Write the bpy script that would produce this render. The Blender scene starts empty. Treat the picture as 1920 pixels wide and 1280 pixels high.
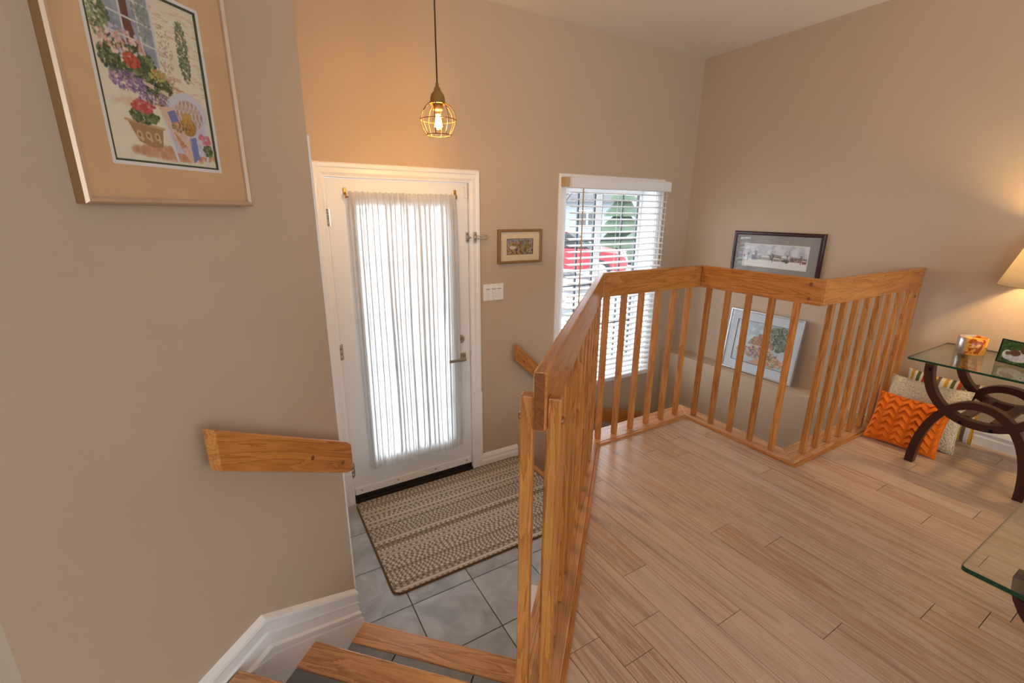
import bpy, bmesh, math, random
import numpy as np
from mathutils import Vector, Matrix

random.seed(7)
SC = bpy.context.scene
COL = SC.collection
R2 = math.sqrt(2.0)

# ------------------------------------------------------------------ camera
LZ = -0.653          # landing level (upper floor is z = 0)
CEIL = 2.485
XR = 3.513           # right wall
KW = 1.40            # left wall plane: x - y = KW
def camera():
    cd = bpy.data.cameras.new('camera'); co = bpy.data.objects.new('camera', cd); COL.objects.link(co)
    yaw, pit, rol = 0.53762, 0.27661, 0.0090
    fw = Vector((math.sin(yaw)*math.cos(pit), math.cos(yaw)*math.cos(pit), -math.sin(pit)))
    rt = Vector((math.cos(yaw), -math.sin(yaw), 0)); up = rt.cross(fw)
    rt2 = rt*math.cos(rol) + up*math.sin(rol); up2 = rt2.cross(fw)
    m = Matrix((rt2, up2, -fw)).transposed().to_4x4(); m.translation = Vector((0, -2.826, 1.2562))
    co.matrix_world = m
    cd.sensor_width = 36; cd.sensor_fit = 'HORIZONTAL'; cd.lens = 850.65/1920*36; cd.clip_start = 0.02
    SC.camera = co
camera()

# ------------------------------------------------------------------ light
SC.view_settings.view_transform = 'Standard'; SC.view_settings.look = 'None'
SC.view_settings.gamma = 1.0; SC.view_settings.exposure = 0.0; SC.view_settings.use_curve_mapping = False
w = bpy.data.worlds.new('overcast'); SC.world = w; w.use_nodes = True
bg = w.node_tree.nodes['Background']; bg.inputs[0].default_value = (0.84, 0.92, 1.0, 1); bg.inputs[1].default_value = 8.0
def area(name, loc, target, sx, sy, power, col, portal=False):
    ld = bpy.data.lights.new(name, 'AREA'); ld.shape = 'RECTANGLE'; ld.size = sx; ld.size_y = sy
    ld.energy = power; ld.color = col
    if portal: ld.cycles.is_portal = True
    o = bpy.data.objects.new(name, ld); COL.objects.link(o); o.location = loc
    o.rotation_euler = (Vector(target)-Vector(loc)).to_track_quat('-Z', 'Y').to_euler()
    return o
# added fill lights behind the camera, no windows are built there
area('living_room_fill_light', (1.2, -6.7, 1.35), (1.2, 0, 2.2), 3.6, 1.9, 82, (0.84, 0.93, 1.0))
area('hall_fill_light', (-3.4, -4.7, 1.4), (2.5, -2.0, 2.3), 3.0, 1.8, 108, (0.84, 0.93, 1.0))
# sky portals at the glazed openings
area('window_portal', (2.615, 0.24, 0.65), (2.615, -1, 0.65), 1.0, 1.6, 1, (1, 1, 1), True)
area('door_portal', (0.905, 0.10, 0.48), (0.905, -1, 0.48), 0.56, 1.62, 1, (1, 1, 1), True)

# ------------------------------------------------------------------ materials
def lin(c):
    return tuple(((v/255)/12.92 if v/255 <= 0.04045 else ((v/255+0.055)/1.055)**2.4) for v in c)
MATS = {}
class N:
    """small node-tree helper"""
    def __init__(s, name):
        s.m = bpy.data.materials.new(name); s.m.use_nodes = True; s.t = s.m.node_tree
        s.out = s.t.nodes['Material Output']; s.b = s.t.nodes['Principled BSDF']; MATS[name] = s.m
    def n(s, typ, **kw):
        nd = s.t.nodes.new('ShaderNode'+typ)
        for k, v in kw.items():
            if k in nd.inputs: nd.inputs[k].default_value = v
            else: setattr(nd, k, v)
        return nd
    def l(s, a, b): s.t.links.new(a, b)
    def math(s, op, a, b=None, c=None):
        nd = s.t.nodes.new('ShaderNodeMath'); nd.operation = op
        for i, v in enumerate((a, b, c)):
            if v is None: continue
            if isinstance(v, (int, float)): nd.inputs[i].default_value = v
            else: s.l(v, nd.inputs[i])
        return nd.outputs[0]
    def mix(s, fac, a, b, blend='MIX'):
        nd = s.t.nodes.new('ShaderNodeMix'); nd.data_type = 'RGBA'; nd.blend_type = blend
        for i, v in ((0, fac), (6, a), (7, b)):
            if isinstance(v, (int, float)): nd.inputs[i].default_value = v
            elif isinstance(v, tuple): nd.inputs[i].default_value = v if len(v) == 4 else v+(1,)
            else: s.l(v, nd.inputs[i])
        return nd.outputs[2]
    def ramp(s, fac, stops):
        nd = s.t.nodes.new('ShaderNodeValToRGB'); e = nd.color_ramp.elements
        while len(e) < len(stops): e.new(0.5)
        for el, (p, c) in zip(e, stops): el.position = p; el.color = c+(1,)
        s.l(fac, nd.inputs[0]); return nd.outputs[0]
    def mapping(s, scale, rnd=0.0):
        tc = s.n('TexCoord'); mp = s.n('Mapping'); mp.inputs['Scale'].default_value = scale
        s.l(tc.outputs['Object'], mp.inputs['Vector'])
        if rnd:
            oi = s.n('ObjectInfo'); v = s.n('CombineXYZ')
            for i in range(3): s.l(s.math('MULTIPLY', oi.outputs['Random'], rnd*(1+i*0.37)), v.inputs[i])
            s.l(v.outputs[0], mp.inputs['Location'])
        return mp.outputs[0]
    def bump(s, h, strength=0.2, dist=0.002):
        nd = s.n('Bump'); nd.inputs['Strength'].default_value = strength; nd.inputs['Distance'].default_value = dist
        s.l(h, nd.inputs['Height']); s.l(nd.outputs[0], s.b.inputs['Normal'])
    def set(s, **kw):
        for k, v in kw.items():
            i = s.b.inputs[k.replace('_', ' ')]
            if isinstance(v, tuple): i.default_value = v+(1,) if len(v) == 3 else v
            elif isinstance(v, (int, float)): i.default_value = v
            else: s.l(v, i)
        return s

def plain(name, col, rough=0.5, metal=0.0, spec=0.5, noise=0.0, scale=60):
    a = N(name); a.set(Roughness=rough, Metallic=metal); a.b.inputs['Specular IOR Level'].default_value = spec
    if noise:
        nz = a.n('TexNoise', Scale=scale, Detail=4.0); a.l(a.mapping((1, 1, 1)), nz.inputs['Vector'])
        a.set(Base_Color=a.mix(nz.outputs[0], tuple(c*(1-noise) for c in col), tuple(min(1, c*(1+noise)) for c in col)))
    else: a.set(Base_Color=col)
    return a.m

def paint(name, col):
    a = N(name); nz = a.n('TexNoise', Scale=260.0, Detail=2.0); a.l(a.mapping((1, 1, 1)), nz.inputs['Vector'])
    n2 = a.n('TexNoise', Scale=2.2, Detail=2.0); a.l(a.mapping((1, 1, 1)), n2.inputs['Vector'])
    a.set(Base_Color=a.mix(n2.outputs[0], tuple(c*0.965 for c in col), tuple(c*1.035 for c in col)), Roughness=0.62)
    a.b.inputs['Specular IOR Level'].default_value = 0.25
    a.bump(nz.outputs[0], 0.12, 0.001); return a.m

def oak(name, light, dark, rough=0.32, ring=3.2):
    a = N(name)
    v1 = a.mapping((0.55, 7.0, 7.0), 9.0)
    nz = a.n('TexNoise', Scale=ring, Detail=5.0, Roughness=0.55, Distortion=0.9); a.l(v1, nz.inputs['Vector'])
    band = a.math('FRACT', a.math('MULTIPLY', nz.outputs[0], 6.0))
    band = a.math('POWER', band, 1.7)
    v2 = a.mapping((5.0, 190.0, 190.0), 5.0)
    fine = a.n('TexNoise', Scale=2.0, Detail=3.0, Roughness=0.7); a.l(v2, fine.inputs['Vector'])
    f2 = a.ramp(fine.outputs[0], [(0.40, (0, 0, 0)), (0.62, (1, 1, 1))])
    mixf = a.math('ADD', a.math('MULTIPLY', band, 0.66), a.math('MULTIPLY', f2, 0.26))
    oi = a.n('ObjectInfo'); tint = a.math('ADD', 0.9, a.math('MULTIPLY', oi.outputs['Random'], 0.2))
    c = a.mix(mixf, light, dark)
    t = a.n('CombineColor')
    for i in range(3): a.l(tint, t.inputs[i])
    c = a.mix(1.0, c, t.outputs[0], 'MULTIPLY')
    a.set(Base_Color=c, Roughness=rough); a.b.inputs['Coat Weight'].default_value = 0.12; a.b.inputs['Coat Roughness'].default_value = 0.2
    a.bump(fine.outputs[0], 0.06, 0.0006); return a.m

def laminate():
    a = N('laminate_plank')
    v1 = a.mapping((0.34, 8.5, 1.0), 17.0)
    n1 = a.n('TexNoise', Scale=2.3, Detail=6.0, Roughness=0.62, Distortion=1.1); a.l(v1, n1.inputs['Vector'])
    v2 = a.mapping((0.55, 42.0, 1.0), 11.0)
    n2 = a.n('TexNoise', Scale=2.0, Detail=4.0, Roughness=0.7); a.l(v2, n2.inputs['Vector'])
    base = a.ramp(n1.outputs[0], [(0.28, lin((134, 94, 68))), (0.39, lin((188, 150, 124))), (0.46, lin((210, 178, 152))), (0.515, lin((174, 128, 92))), (0.56, lin((212, 182, 156))), (0.66, lin((194, 156, 128))), (0.77, lin((146, 104, 76)))])
    c = a.mix(a.math('MULTIPLY', a.ramp(n2.outputs[0], [(0.47, (0, 0, 0)), (0.66, (1, 1, 1))]), 0.4), base, lin((150, 112, 88)))
    oi = a.n('ObjectInfo')
    c = a.mix(a.math('MULTIPLY', oi.outputs['Random'], 0.34), c, lin((196, 158, 130)))
    c = a.mix(a.math('MULTIPLY', a.math('FRACT', a.math('MULTIPLY', oi.outputs['Random'], 17.3)), 0.3), c, lin((226, 204, 182)))
    a.set(Base_Color=c, Roughness=0.25); a.b.inputs['Specular IOR Level'].default_value = 0.55
    a.bump(n2.outputs[0], 0.05, 0.0005); return a.m

def slate(name='slate_tile', k=1.0):
    a = N(name)
    n1 = a.n('TexNoise', Scale=5.5, Detail=7.0, Roughness=0.62, Distortion=1.0); a.l(a.mapping((1, 1, 1), 6.0), n1.inputs['Vector'])
    n2 = a.n('TexNoise', Scale=38.0, Detail=4.0); a.l(a.mapping((1, 1, 1), 3.0), n2.inputs['Vector'])
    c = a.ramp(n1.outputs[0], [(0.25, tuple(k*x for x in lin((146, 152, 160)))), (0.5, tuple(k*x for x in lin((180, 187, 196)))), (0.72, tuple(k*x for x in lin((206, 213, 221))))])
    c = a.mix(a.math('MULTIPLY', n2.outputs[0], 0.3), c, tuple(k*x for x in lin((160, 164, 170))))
    a.set(Base_Color=c, Roughness=0.36); a.bump(n1.outputs[0], 0.25, 0.004); return a.m

def woven_mat():
    a = N('woven_mat')
    tc = a.n('TexCoord'); sx = a.n('SeparateXYZ'); a.l(tc.outputs['Object'], sx.inputs[0])
    x, y = sx.outputs[0], sx.outputs[1]
    wob = a.n('TexNoise', Scale=28.0, Detail=2.0); a.l(tc.outputs['Object'], wob.inputs['Vector'])
    yy = a.math('ADD', y, a.math('MULTIPLY', a.math('SUBTRACT', wob.outputs[0], 0.5), 0.0045))
    rf = a.math('DIVIDE', yy, 0.0185); row = a.math('FLOOR', rf); fr = a.math('FRACT', rf)
    def wn(off):
        nd = a.n('TexWhiteNoise', noise_dimensions='1D'); a.l(a.math('ADD', row, off), nd.inputs['W']); return nd.outputs[0]
    r1, r2, r3 = wn(3.3), wn(91.7), wn(44.1)
    base = a.ramp(r2, [(0.0, lin((200, 190, 176))), (0.35, lin((220, 212, 200))), (0.7, lin((236, 231, 224))), (0.88, lin((188, 174, 154))), (1.0, lin((140, 126, 108)))])
    ph = a.math('ADD', a.math('DIVIDE', x, a.math('ADD', 0.023, a.math('MULTIPLY', r3, 0.014))), r1)
    dash = a.math('GREATER_THAN', a.math('FRACT', ph), 0.52)
    on = a.math('GREATER_THAN', r1, 0.28)
    core = a.math('LESS_THAN', a.math('ABSOLUTE', a.math('SUBTRACT', fr, 0.5)), 0.33)
    f = a.math('MULTIPLY', a.math('MULTIPLY', dash, on), core)
    dk = a.ramp(r3, [(0.0, lin((56, 50, 46))), (0.5, lin((88, 76, 66))), (1.0, lin((64, 60, 60)))])
    c = a.mix(a.math('MULTIPLY', f, 0.85), base, dk)
    gap = a.math('GREATER_THAN', a.math('ABSOLUTE', a.math('SUBTRACT', fr, 0.5)), 0.42)
    c = a.mix(a.math('MULTIPLY', gap, 0.7), c, lin((98, 88, 76)))
    fz = a.n('TexNoise', Scale=420.0, Detail=2.0); a.l(tc.outputs['Object'], fz.inputs['Vector'])
    c = a.mix(a.math('MULTIPLY', fz.outputs[0], 0.35), c, lin((188, 178, 164)))
    a.set(Base_Color=c, Roughness=0.95); a.b.inputs['Specular IOR Level'].default_value = 0.1
    h = a.math('ADD', a.math('SINE', a.math('MULTIPLY', rf, 6.283)), a.math('MULTIPLY', fz.outputs[0], 1.4))
    a.bump(a.math('SUBTRACT', h, f), 0.6, 0.003); return a.m

def sheer():
    a = N('sheer_curtain'); t = a.t
    df = a.n('BsdfDiffuse'); df.inputs[0].default_value = (0.90, 0.90, 0.89, 1)
    tl = a.n('BsdfTranslucent'); tl.inputs[0].default_value = (0.74, 0.73, 0.72, 1)
    tr = a.n('BsdfTransparent'); tr.inputs[0].default_value = (1, 1, 1, 1)
    m1 = a.n('MixShader'); m1.inputs[0].default_value = 0.52; a.l(df.outputs[0], m1.inputs[1]); a.l(tl.outputs[0], m1.inputs[2])
    nz = a.n('TexNoise', Scale=1.0, Detail=3.0); a.l(a.mapping((240, 1, 3)), nz.inputs['Vector'])
    m2 = a.n('MixShader'); a.l(a.math('MULTIPLY', nz.outputs[0], 0.15), m2.inputs[0])
    a.l(m1.outputs[0], m2.inputs[1]); a.l(tr.outputs[0], m2.inputs[2]); a.l(m2.outputs[0], a.out.inputs[0]); return a.m

def thin_glass(name, tint=(1, 1, 1), gloss=0.06, rough=0.0):
    a = N(name)
    tr = a.n('BsdfTransparent'); tr.inputs[0].default_value = tint+(1,)
    gl = a.n('BsdfGlossy'); gl.inputs['Roughness'].default_value = rough
    lw = a.n('LayerWeight'); lw.inputs['Blend'].default_value = 0.5
    fac = a.math('ADD', 0.022+gloss, a.math('MULTIPLY', a.math('POWER', lw.outputs['Facing'], 4.5), 0.85))
    m = a.n('MixShader'); a.l(fac, m.inputs[0])
    a.l(tr.outputs[0], m.inputs[1]); a.l(gl.outputs[0], m.inputs[2]); a.l(m.outputs[0], a.out.inputs[0]); return a.m

def emit(name, col, s):
    a = N(name); a.set(Base_Color=col, Emission_Color=col, Emission_Strength=s); return a.m

def shade_cloth():
    a = N('lamp_shade_linen')
    nz = a.n('TexNoise', Scale=1.0, Detail=3.0); a.l(a.mapping((40, 40, 420)), nz.inputs['Vector'])
    c = a.mix(nz.outputs[0], lin((248, 234, 204)), lin((255, 246, 224)))
    df = a.n('BsdfDiffuse'); tl = a.n('BsdfTranslucent'); a.l(c, df.inputs[0]); a.l(c, tl.inputs[0])
    m = a.n('MixShader'); m.inputs[0].default_value = 0.72; a.l(df.outputs[0], m.inputs[1]); a.l(tl.outputs[0], m.inputs[2]); a.l(m.outputs[0], a.out.inputs[0]); return a.m

def print_mat():
    a = N('printed_picture'); v = a.n('VertexColor'); v.layer_name = 'ink'
    a.set(Base_Color=v.outputs[0], Roughness=0.35); return a.m

def striped():
    a = N('striped_fabric'); tc = a.n('TexCoord'); sx = a.n('SeparateXYZ'); a.l(tc.outputs['Object'], sx.inputs[0])
    f = a.math('FRACT', a.math('ADD', a.math('MULTIPLY', sx.outputs[0], 6.2), 0.13))
    nd = a.t.nodes.new('ShaderNodeValToRGB'); cr = nd.color_ramp; cr.interpolation = 'CONSTANT'
    st = [(0, (226, 214, 190)), (.12, (214, 150, 40)), (.22, (226, 214, 190)), (.30, (92, 96, 52)), (.40, (226, 214, 190)), (.48, (196, 70, 30)), (.58, (150, 120, 88)), (.70, (226, 214, 190)), (.80, (220, 172, 60)), (.9, (120, 92, 70))]
    while len(cr.elements) < len(st): cr.elements.new(0.5)
    for e, (p, c) in zip(cr.elements, st): e.position = p; e.color = lin(c)+(1,)
    a.l(f, nd.inputs[0]); wv = a.n('TexNoise', Scale=500.0); a.l(tc.outputs['Object'], wv.inputs['Vector'])
    a.set(Base_Color=nd.outputs[0], Roughness=0.9); a.bump(wv.outputs[0], 0.3, 0.001); return a.m

def knit(name, col, dk, sx=95, sy=75):
    a = N(name); vo = a.n('TexVoronoi', Scale=1.0); a.l(a.mapping((sx, sy, sx)), vo.inputs['Vector'])
    nz = a.n('TexNoise', Scale=300.0, Detail=2.0); a.l(a.mapping((1, 1, 1)), nz.inputs['Vector'])
    c = a.mix(a.math('POWER', vo.outputs[0], 1.4), col, dk); c = a.mix(a.math('MULTIPLY', nz.outputs[0], 0.25), c, dk)
    a.set(Base_Color=c, Roughness=0.95); a.b.inputs['Specular IOR Level'].default_value = 0.1
    a.bump(a.math('MULTIPLY', vo.outputs[0], -1.0), 0.8, 0.006); return a.m

def candle_glass():
    a = N('amber_candle_glass'); tc = a.n('TexCoord')
    sx = a.n('SeparateXYZ'); a.l(tc.outputs['Object'], sx.inputs[0])
    n1 = a.n('TexNoise', Scale=34.0, Detail=3.0, Distortion=0.6); a.l(tc.outputs['Object'], n1.inputs['Vector'])
    leaf = a.ramp(n1.outputs[0], [(0.54, (0, 0, 0)), (0.57, (1, 1, 1))])
    c = a.mix(leaf, lin((232, 160, 60)), lin((170, 70, 16)))
    n2 = a.n('TexNoise', Scale=150.0, Detail=4.0); a.l(tc.outputs['Object'], n2.inputs['Vector'])
    side = a.ramp(a.math('ADD', sx.outputs[1], a.math('MULTIPLY', n2.outputs[0], 0.03)), [(0.020, (0, 0, 0)), (0.028, (1, 1, 1))])
    c = a.mix(side, c, lin((216, 208, 200)))
    a.set(Base_Color=c, Roughness=0.18, Metallic=a.math('MULTIPLY', side, 0.7)); a.bump(n2.outputs[0], 0.25, 0.002); return a.m

WALL = paint('beige_wall_paint', lin((198, 177, 153)))
CEILM = paint('white_ceiling_paint', lin((240, 236, 232)))
WHITE = plain('white_trim_paint', lin((246, 244, 242)), 0.35)
DOORW = plain('white_door_paint', lin((242, 241, 240)), 0.38)
OAK = oak('oak_board', lin((208, 140, 70)), lin((150, 84, 30)))
OAKD = oak('oak_plug_and_shade', lin((150, 86, 38)), lin((110, 60, 24)))  # dark oak of the plugs, also the shade painted on the rail end
OAKT = oak('oak_tread', lin((222, 168, 116)), lin((156, 102, 62)), 0.26, 2.4)
LAM = laminate()
SLATE = slate()
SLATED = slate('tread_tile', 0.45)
GROUT = plain('grey_grout', lin((92, 86, 80)), 0.9)
SUBF = plain('dark_subfloor', lin((58, 38, 24)), 0.9)
MATW = woven_mat()
BIND = plain('brown_binding', lin((112, 84, 48)), 0.9, noise=0.25, scale=300)
SHEER = sheer()
PANE = thin_glass('window_pane_glass', (0.97, 0.98, 0.98), 0.0)
PICG = thin_glass('picture_glass', (1, 1, 1), 0.0)
STEEL = plain('brushed_nickel', lin((190, 182, 170)), 0.3, 1.0)
BRASS = plain('brass', lin((190, 140, 60)), 0.3, 1.0)
BLACK = plain('black_rubber', lin((32, 24, 22)), 0.6)
BLIND = plain('blind_slat_white', lin((238, 238, 238)), 0.42)
TAN = plain('bracket_tan', lin((200, 170, 130)), 0.5)
CORD = plain('brown_cord', lin((64, 36, 20)), 0.6)
SOCK = plain('antique_gold_metal', lin((168, 132, 74)), 0.38, 0.6)
CAGE = plain('gold_wire', lin((104, 74, 40)), 0.45, 0.5)
BULBG = thin_glass('bulb_glass', (1.0, 0.93, 0.80), 0.0)
FIL = emit('glowing_filament', (1.0, 0.72, 0.36), 30.0)
ESPR = plain('espresso_wood', lin((58, 26, 18)), 0.3, noise=0.2, scale=30)
BOLT = plain('dark_bolt', lin((30, 30, 44)), 0.35, 0.8)
TGL = thin_glass('table_glass', (0.93, 0.97, 0.94), 0.05)
TGE = plain('green_glass_edge', lin((8, 62, 42)), 0.12)
SHADE = shade_cloth()
PRINT = print_mat()
FGOLD = plain('champagne_frame', lin((206, 176, 148)), 0.34, 0.35)
FGOLDS = plain('bronze_frame_side', lin((150, 112, 72)), 0.45, 0.3)
MATT = plain('tan_suede_mat', lin((222, 178, 132)), 0.9, noise=0.12, scale=14)
MATC = plain('cream_mat', lin((226, 206, 170)), 0.85)
MATG = plain('grey_mat', lin((150, 146, 142)), 0.8, noise=0.05, scale=9)
MATB = plain('pale_blue_mat', lin((206, 214, 222)), 0.8)
LINEG = plain('green_mat_line', lin((66, 72, 48)), 0.8)
WHITEC = plain('white_mat_bevel', lin((232, 226, 220)), 0.8)
FWOOD = plain('golden_wood_frame', lin((142, 104, 54)), 0.4, noise=0.15, scale=80)
FDARK = plain('dark_cherry_frame', lin((58, 22, 24)), 0.3)
FSILV = plain('silver_frame', lin((206, 210, 216)), 0.28, 0.7)
ORANGE = plain('orange_wool', lin((244, 122, 14)), 0.9, noise=0.10, scale=160)
CREAM = knit('cream_knit', lin((240, 226, 198)), lin((196, 168, 128)), 130, 110)
STRIPE = striped()
BLACKF = plain('black_fabric', lin((22, 18, 20)), 0.95)
CANDLE = candle_glass()
WAX = plain('amber_wax', lin((226, 160, 70)), 0.5)
def driveway():
    a = N('wet_driveway'); n1 = a.n('TexNoise', Scale=0.55, Detail=5.0); a.l(a.mapping((1, 1, 1)), n1.inputs['Vector'])
    f = a.ramp(n1.outputs[0], [(0.40, (0, 0, 0)), (0.48, (1, 1, 1))])
    a.set(Base_Color=a.mix(f, (0.06, 0.062, 0.066), (0.62, 0.64, 0.67)), Roughness=0.8); return a.m
SNOW = driveway()
RED = plain('red_car_paint', lin((132, 34, 44)), 0.25)
CARG = plain('dark_car_glass', lin((40, 46, 52)), 0.1)
RUBB = plain('tyre_rubber', lin((30, 30, 32)), 0.8)
HUB = plain('wheel_silver', lin((190, 192, 196)), 0.3, 0.8)
SIDING = plain('grey_siding', lin((126, 130, 132)), 0.8, noise=0.05, scale=8)
ROOF = plain('shingle_roof', lin((74, 72, 74)), 0.9, noise=0.2, scale=6)
BARK = plain('tree_bark', lin((66, 60, 54)), 0.95)
LEAF = plain('dull_evergreen', lin((62, 76, 58)), 0.95, noise=0.35, scale=9)
DGLASS = plain('dark_window_glass', lin((40, 46, 52)), 0.1)
MUNT = plain('dark_muntin', lin((86, 90, 94)), 0.5)

# ------------------------------------------------------------------ object helpers
WM = {}
def link(name, data, parent=None, M=None):
    o = bpy.data.objects.new(name, data); COL.objects.link(o)
    M = M if M is not None else Matrix.Identity(4)
    if parent is not None:
        o.parent = parent; o.matrix_parent_inverse = WM[parent.name].inverted()
    o.matrix_basis = M
    WM[o.name] = M.copy()
    return o
def tag(o, label, cat, group=None):
    o['label'] = label; o['category'] = cat
    if group: o['group'] = group
    return o
def struct(o, label=None):
    o['kind'] = 'structure'
    if label: o['label'] = label
    return o
def thing(name, label, cat, loc, group=None, M=None):
    return tag(link(name, None, None, M if M is not None else Matrix.Translation(loc)), label, cat, group)

def mesh_from(bm, name, mats, smooth=False):
    me = bpy.data.meshes.new(name); bm.normal_update(); bm.to_mesh(me); bm.free()
    for m in (mats if isinstance(mats, (list, tuple)) else [mats]): me.materials.append(m)
    if smooth:
        for p in me.polygons: p.use_smooth = True
    return me
def add_box(bm, x0, x1, y0, y1, z0, z1, mi=0):
    vs = [bm.verts.new(c) for c in ((x0, y0, z0), (x1, y0, z0), (x1, y1, z0), (x0, y1, z0), (x0, y0, z1), (x1, y0, z1), (x1, y1, z1), (x0, y1, z1))]
    for f in ((0, 3, 2, 1), (4, 5, 6, 7), (0, 1, 5, 4), (1, 2, 6, 5), (2, 3, 7, 6), (3, 0, 4, 7)):
        bm.faces.new([vs[i] for i in f]).material_index = mi
    return vs
def bevel(bm, w, seg=2):
    if w > 0: bmesh.ops.bevel(bm, geom=list(bm.edges), offset=w, segments=seg, affect='EDGES', profile=0.5)
def box(name, parent, x0, x1, y0, y1, z0, z1, mat, bev=0.0, seg=2):
    """axis-aligned box, its own origin at the box centre"""
    c = Vector(((x0+x1)/2, (y0+y1)/2, (z0+z1)/2)); bm = bmesh.new()
    add_box(bm, x0-c.x, x1-c.x, y0-c.y, y1-c.y, z0-c.z, z1-c.z); bevel(bm, bev, seg)
    return link(name, mesh_from(bm, name, mat), parent, Matrix.Translation(c))
def frame_at(p, xdir, up=(0, 0, 1)):
    X = Vector(xdir).normalized(); U = Vector(up); Y = U.cross(X).normalized(); Zv = X.cross(Y)
    M = Matrix((X, Y, Zv)).transposed().to_4x4(); M.translation = Vector(p); return M
_cache = {}
def board(name, parent, p0, p1, wid, hgt, mat, up=(0, 0, 1), bev=0.003, seg=2):
    """board running p0 -> p1 along its local X (so the grain runs with it)"""
    p0, p1 = Vector(p0), Vector(p1); L = (p1-p0).length
    key = (round(L, 4), round(wid, 4), round(hgt, 4), mat.name, bev)
    if key not in _cache:
        bm = bmesh.new(); add_box(bm, -L/2, L/2, -wid/2, wid/2, -hgt/2, hgt/2); bevel(bm, bev, seg)
        _cache[key] = mesh_from(bm, name, mat)
    return link(name, _cache[key], parent, frame_at((p0+p1)/2, p1-p0, up))
def prism(name, parent, pts, z0, z1, mat, M=None, bev=0.0, axis='z'):
    """extrude a 2D outline; axis z: pts are x,y; axis x: pts are y,z; axis y: pts are x,z"""
    bm = bmesh.new()
    def P(a, b, h): return {'z': (a, b, h), 'x': (h, a, b), 'y': (a, h, b)}[axis]
    lo = [bm.verts.new(P(a, b, z0)) for a, b in pts]; hi = [bm.verts.new(P(a, b, z1)) for a, b in pts]
    bm.faces.new(lo); bm.faces.new(hi); n = len(pts)
    for i in range(n): bm.faces.new((lo[i], lo[(i+1) % n], hi[(i+1) % n], hi[i]))
    bmesh.ops.recalc_face_normals(bm, faces=bm.faces); bevel(bm, bev)
    return link(name, mesh_from(bm, name, mat), parent, M)
def lathe(name, parent, prof, mat, M=None, seg=32, smooth=True):
    bm = bmesh.new(); rings = []
    for r, z in prof:
        rings.append([bm.verts.new((r*math.cos(2*math.pi*i/seg), r*math.sin(2*math.pi*i/seg), z)) for i in range(seg)] if r > 1e-6 else [bm.verts.new((0, 0, z))])
    for a, b in zip(rings, rings[1:]):
        for i in range(seg):
            j = (i+1) % seg
            if len(a) == 1 and len(b) == 1: continue
            if len(a) == 1: bm.faces.new((a[0], b[i], b[j]))
            elif len(b) == 1: bm.faces.new((a[i], b[0], a[j]))
            else: bm.faces.new((a[i], b[i], b[j], a[j]))
    bmesh.ops.recalc_face_normals(bm, faces=bm.faces)
    return link(name, mesh_from(bm, name, mat, smooth), parent, M)
def add_tube(bm, pts, r, seg=8, closed=False):
    pts = [Vector(p) for p in pts]; n = len(pts); rings = []
    prev = None
    for i, p in enumerate(pts):
        a = pts[(i-1) % n] if (closed or i) else p; b = pts[(i+1) % n] if (closed or i < n-1) else p
        t = (b-a).normalized()
        u = (prev - t*prev.dot(t)) if prev is not None else t.orthogonal()
        u.normalize(); prev = u; v = t.cross(u)
        rings.append([bm.verts.new(p+u*r*math.cos(2*math.pi*k/seg)+v*r*math.sin(2*math.pi*k/seg)) for k in range(seg)])
    for i in range(n if closed else n-1):
        A, B = rings[i], rings[(i+1) % n]
        for k in range(seg): bm.faces.new((A[k], A[(k+1) % seg], B[(k+1) % seg], B[k]))
    if not closed: bm.faces.new(rings[0][::-1]); bm.faces.new(rings[-1])
def tube(name, parent, pts, r, mat, M=None, seg=8, closed=False):
    bm = bmesh.new(); add_tube(bm, pts, r, seg, closed); bmesh.ops.recalc_face_normals(bm, faces=bm.faces)
    return link(name, mesh_from(bm, name, mat, True), parent, M)
def clip(poly, planes):
    """clip a polygon to half planes a*x+b*y<=c"""
    for a, b, c in planes:
        out = []
        for i in range(len(poly)):
            p, q = poly[i], poly[(i+1) % len(poly)]; dp = a*p[0]+b*p[1]-c; dq = a*q[0]+b*q[1]-c
            if dp <= 0: out.append(p)
            if dp*dq < 0: t = dp/(dp-dq); out.append((p[0]+t*(q[0]-p[0]), p[1]+t*(q[1]-p[1])))
        poly = out
        if len(poly) < 3: return []
    return poly
def sk(s, k):            # (s, k) -> world x,y with s = x+y, k = x-y (the 45 degree stair frame)
    return ((s+k)/2, (s-k)/2)
def disc(name, parent, c, n, r, h, mat, seg=14):
    M = Vector(n).to_track_quat('Z', 'Y').to_matrix().to_4x4(); M.translation = Vector(c)
    return lathe(name, parent, [(0, -h), (r, -h), (r, h*0.5), (r*0.8, h), (0, h)], mat, M, seg, False)

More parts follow.
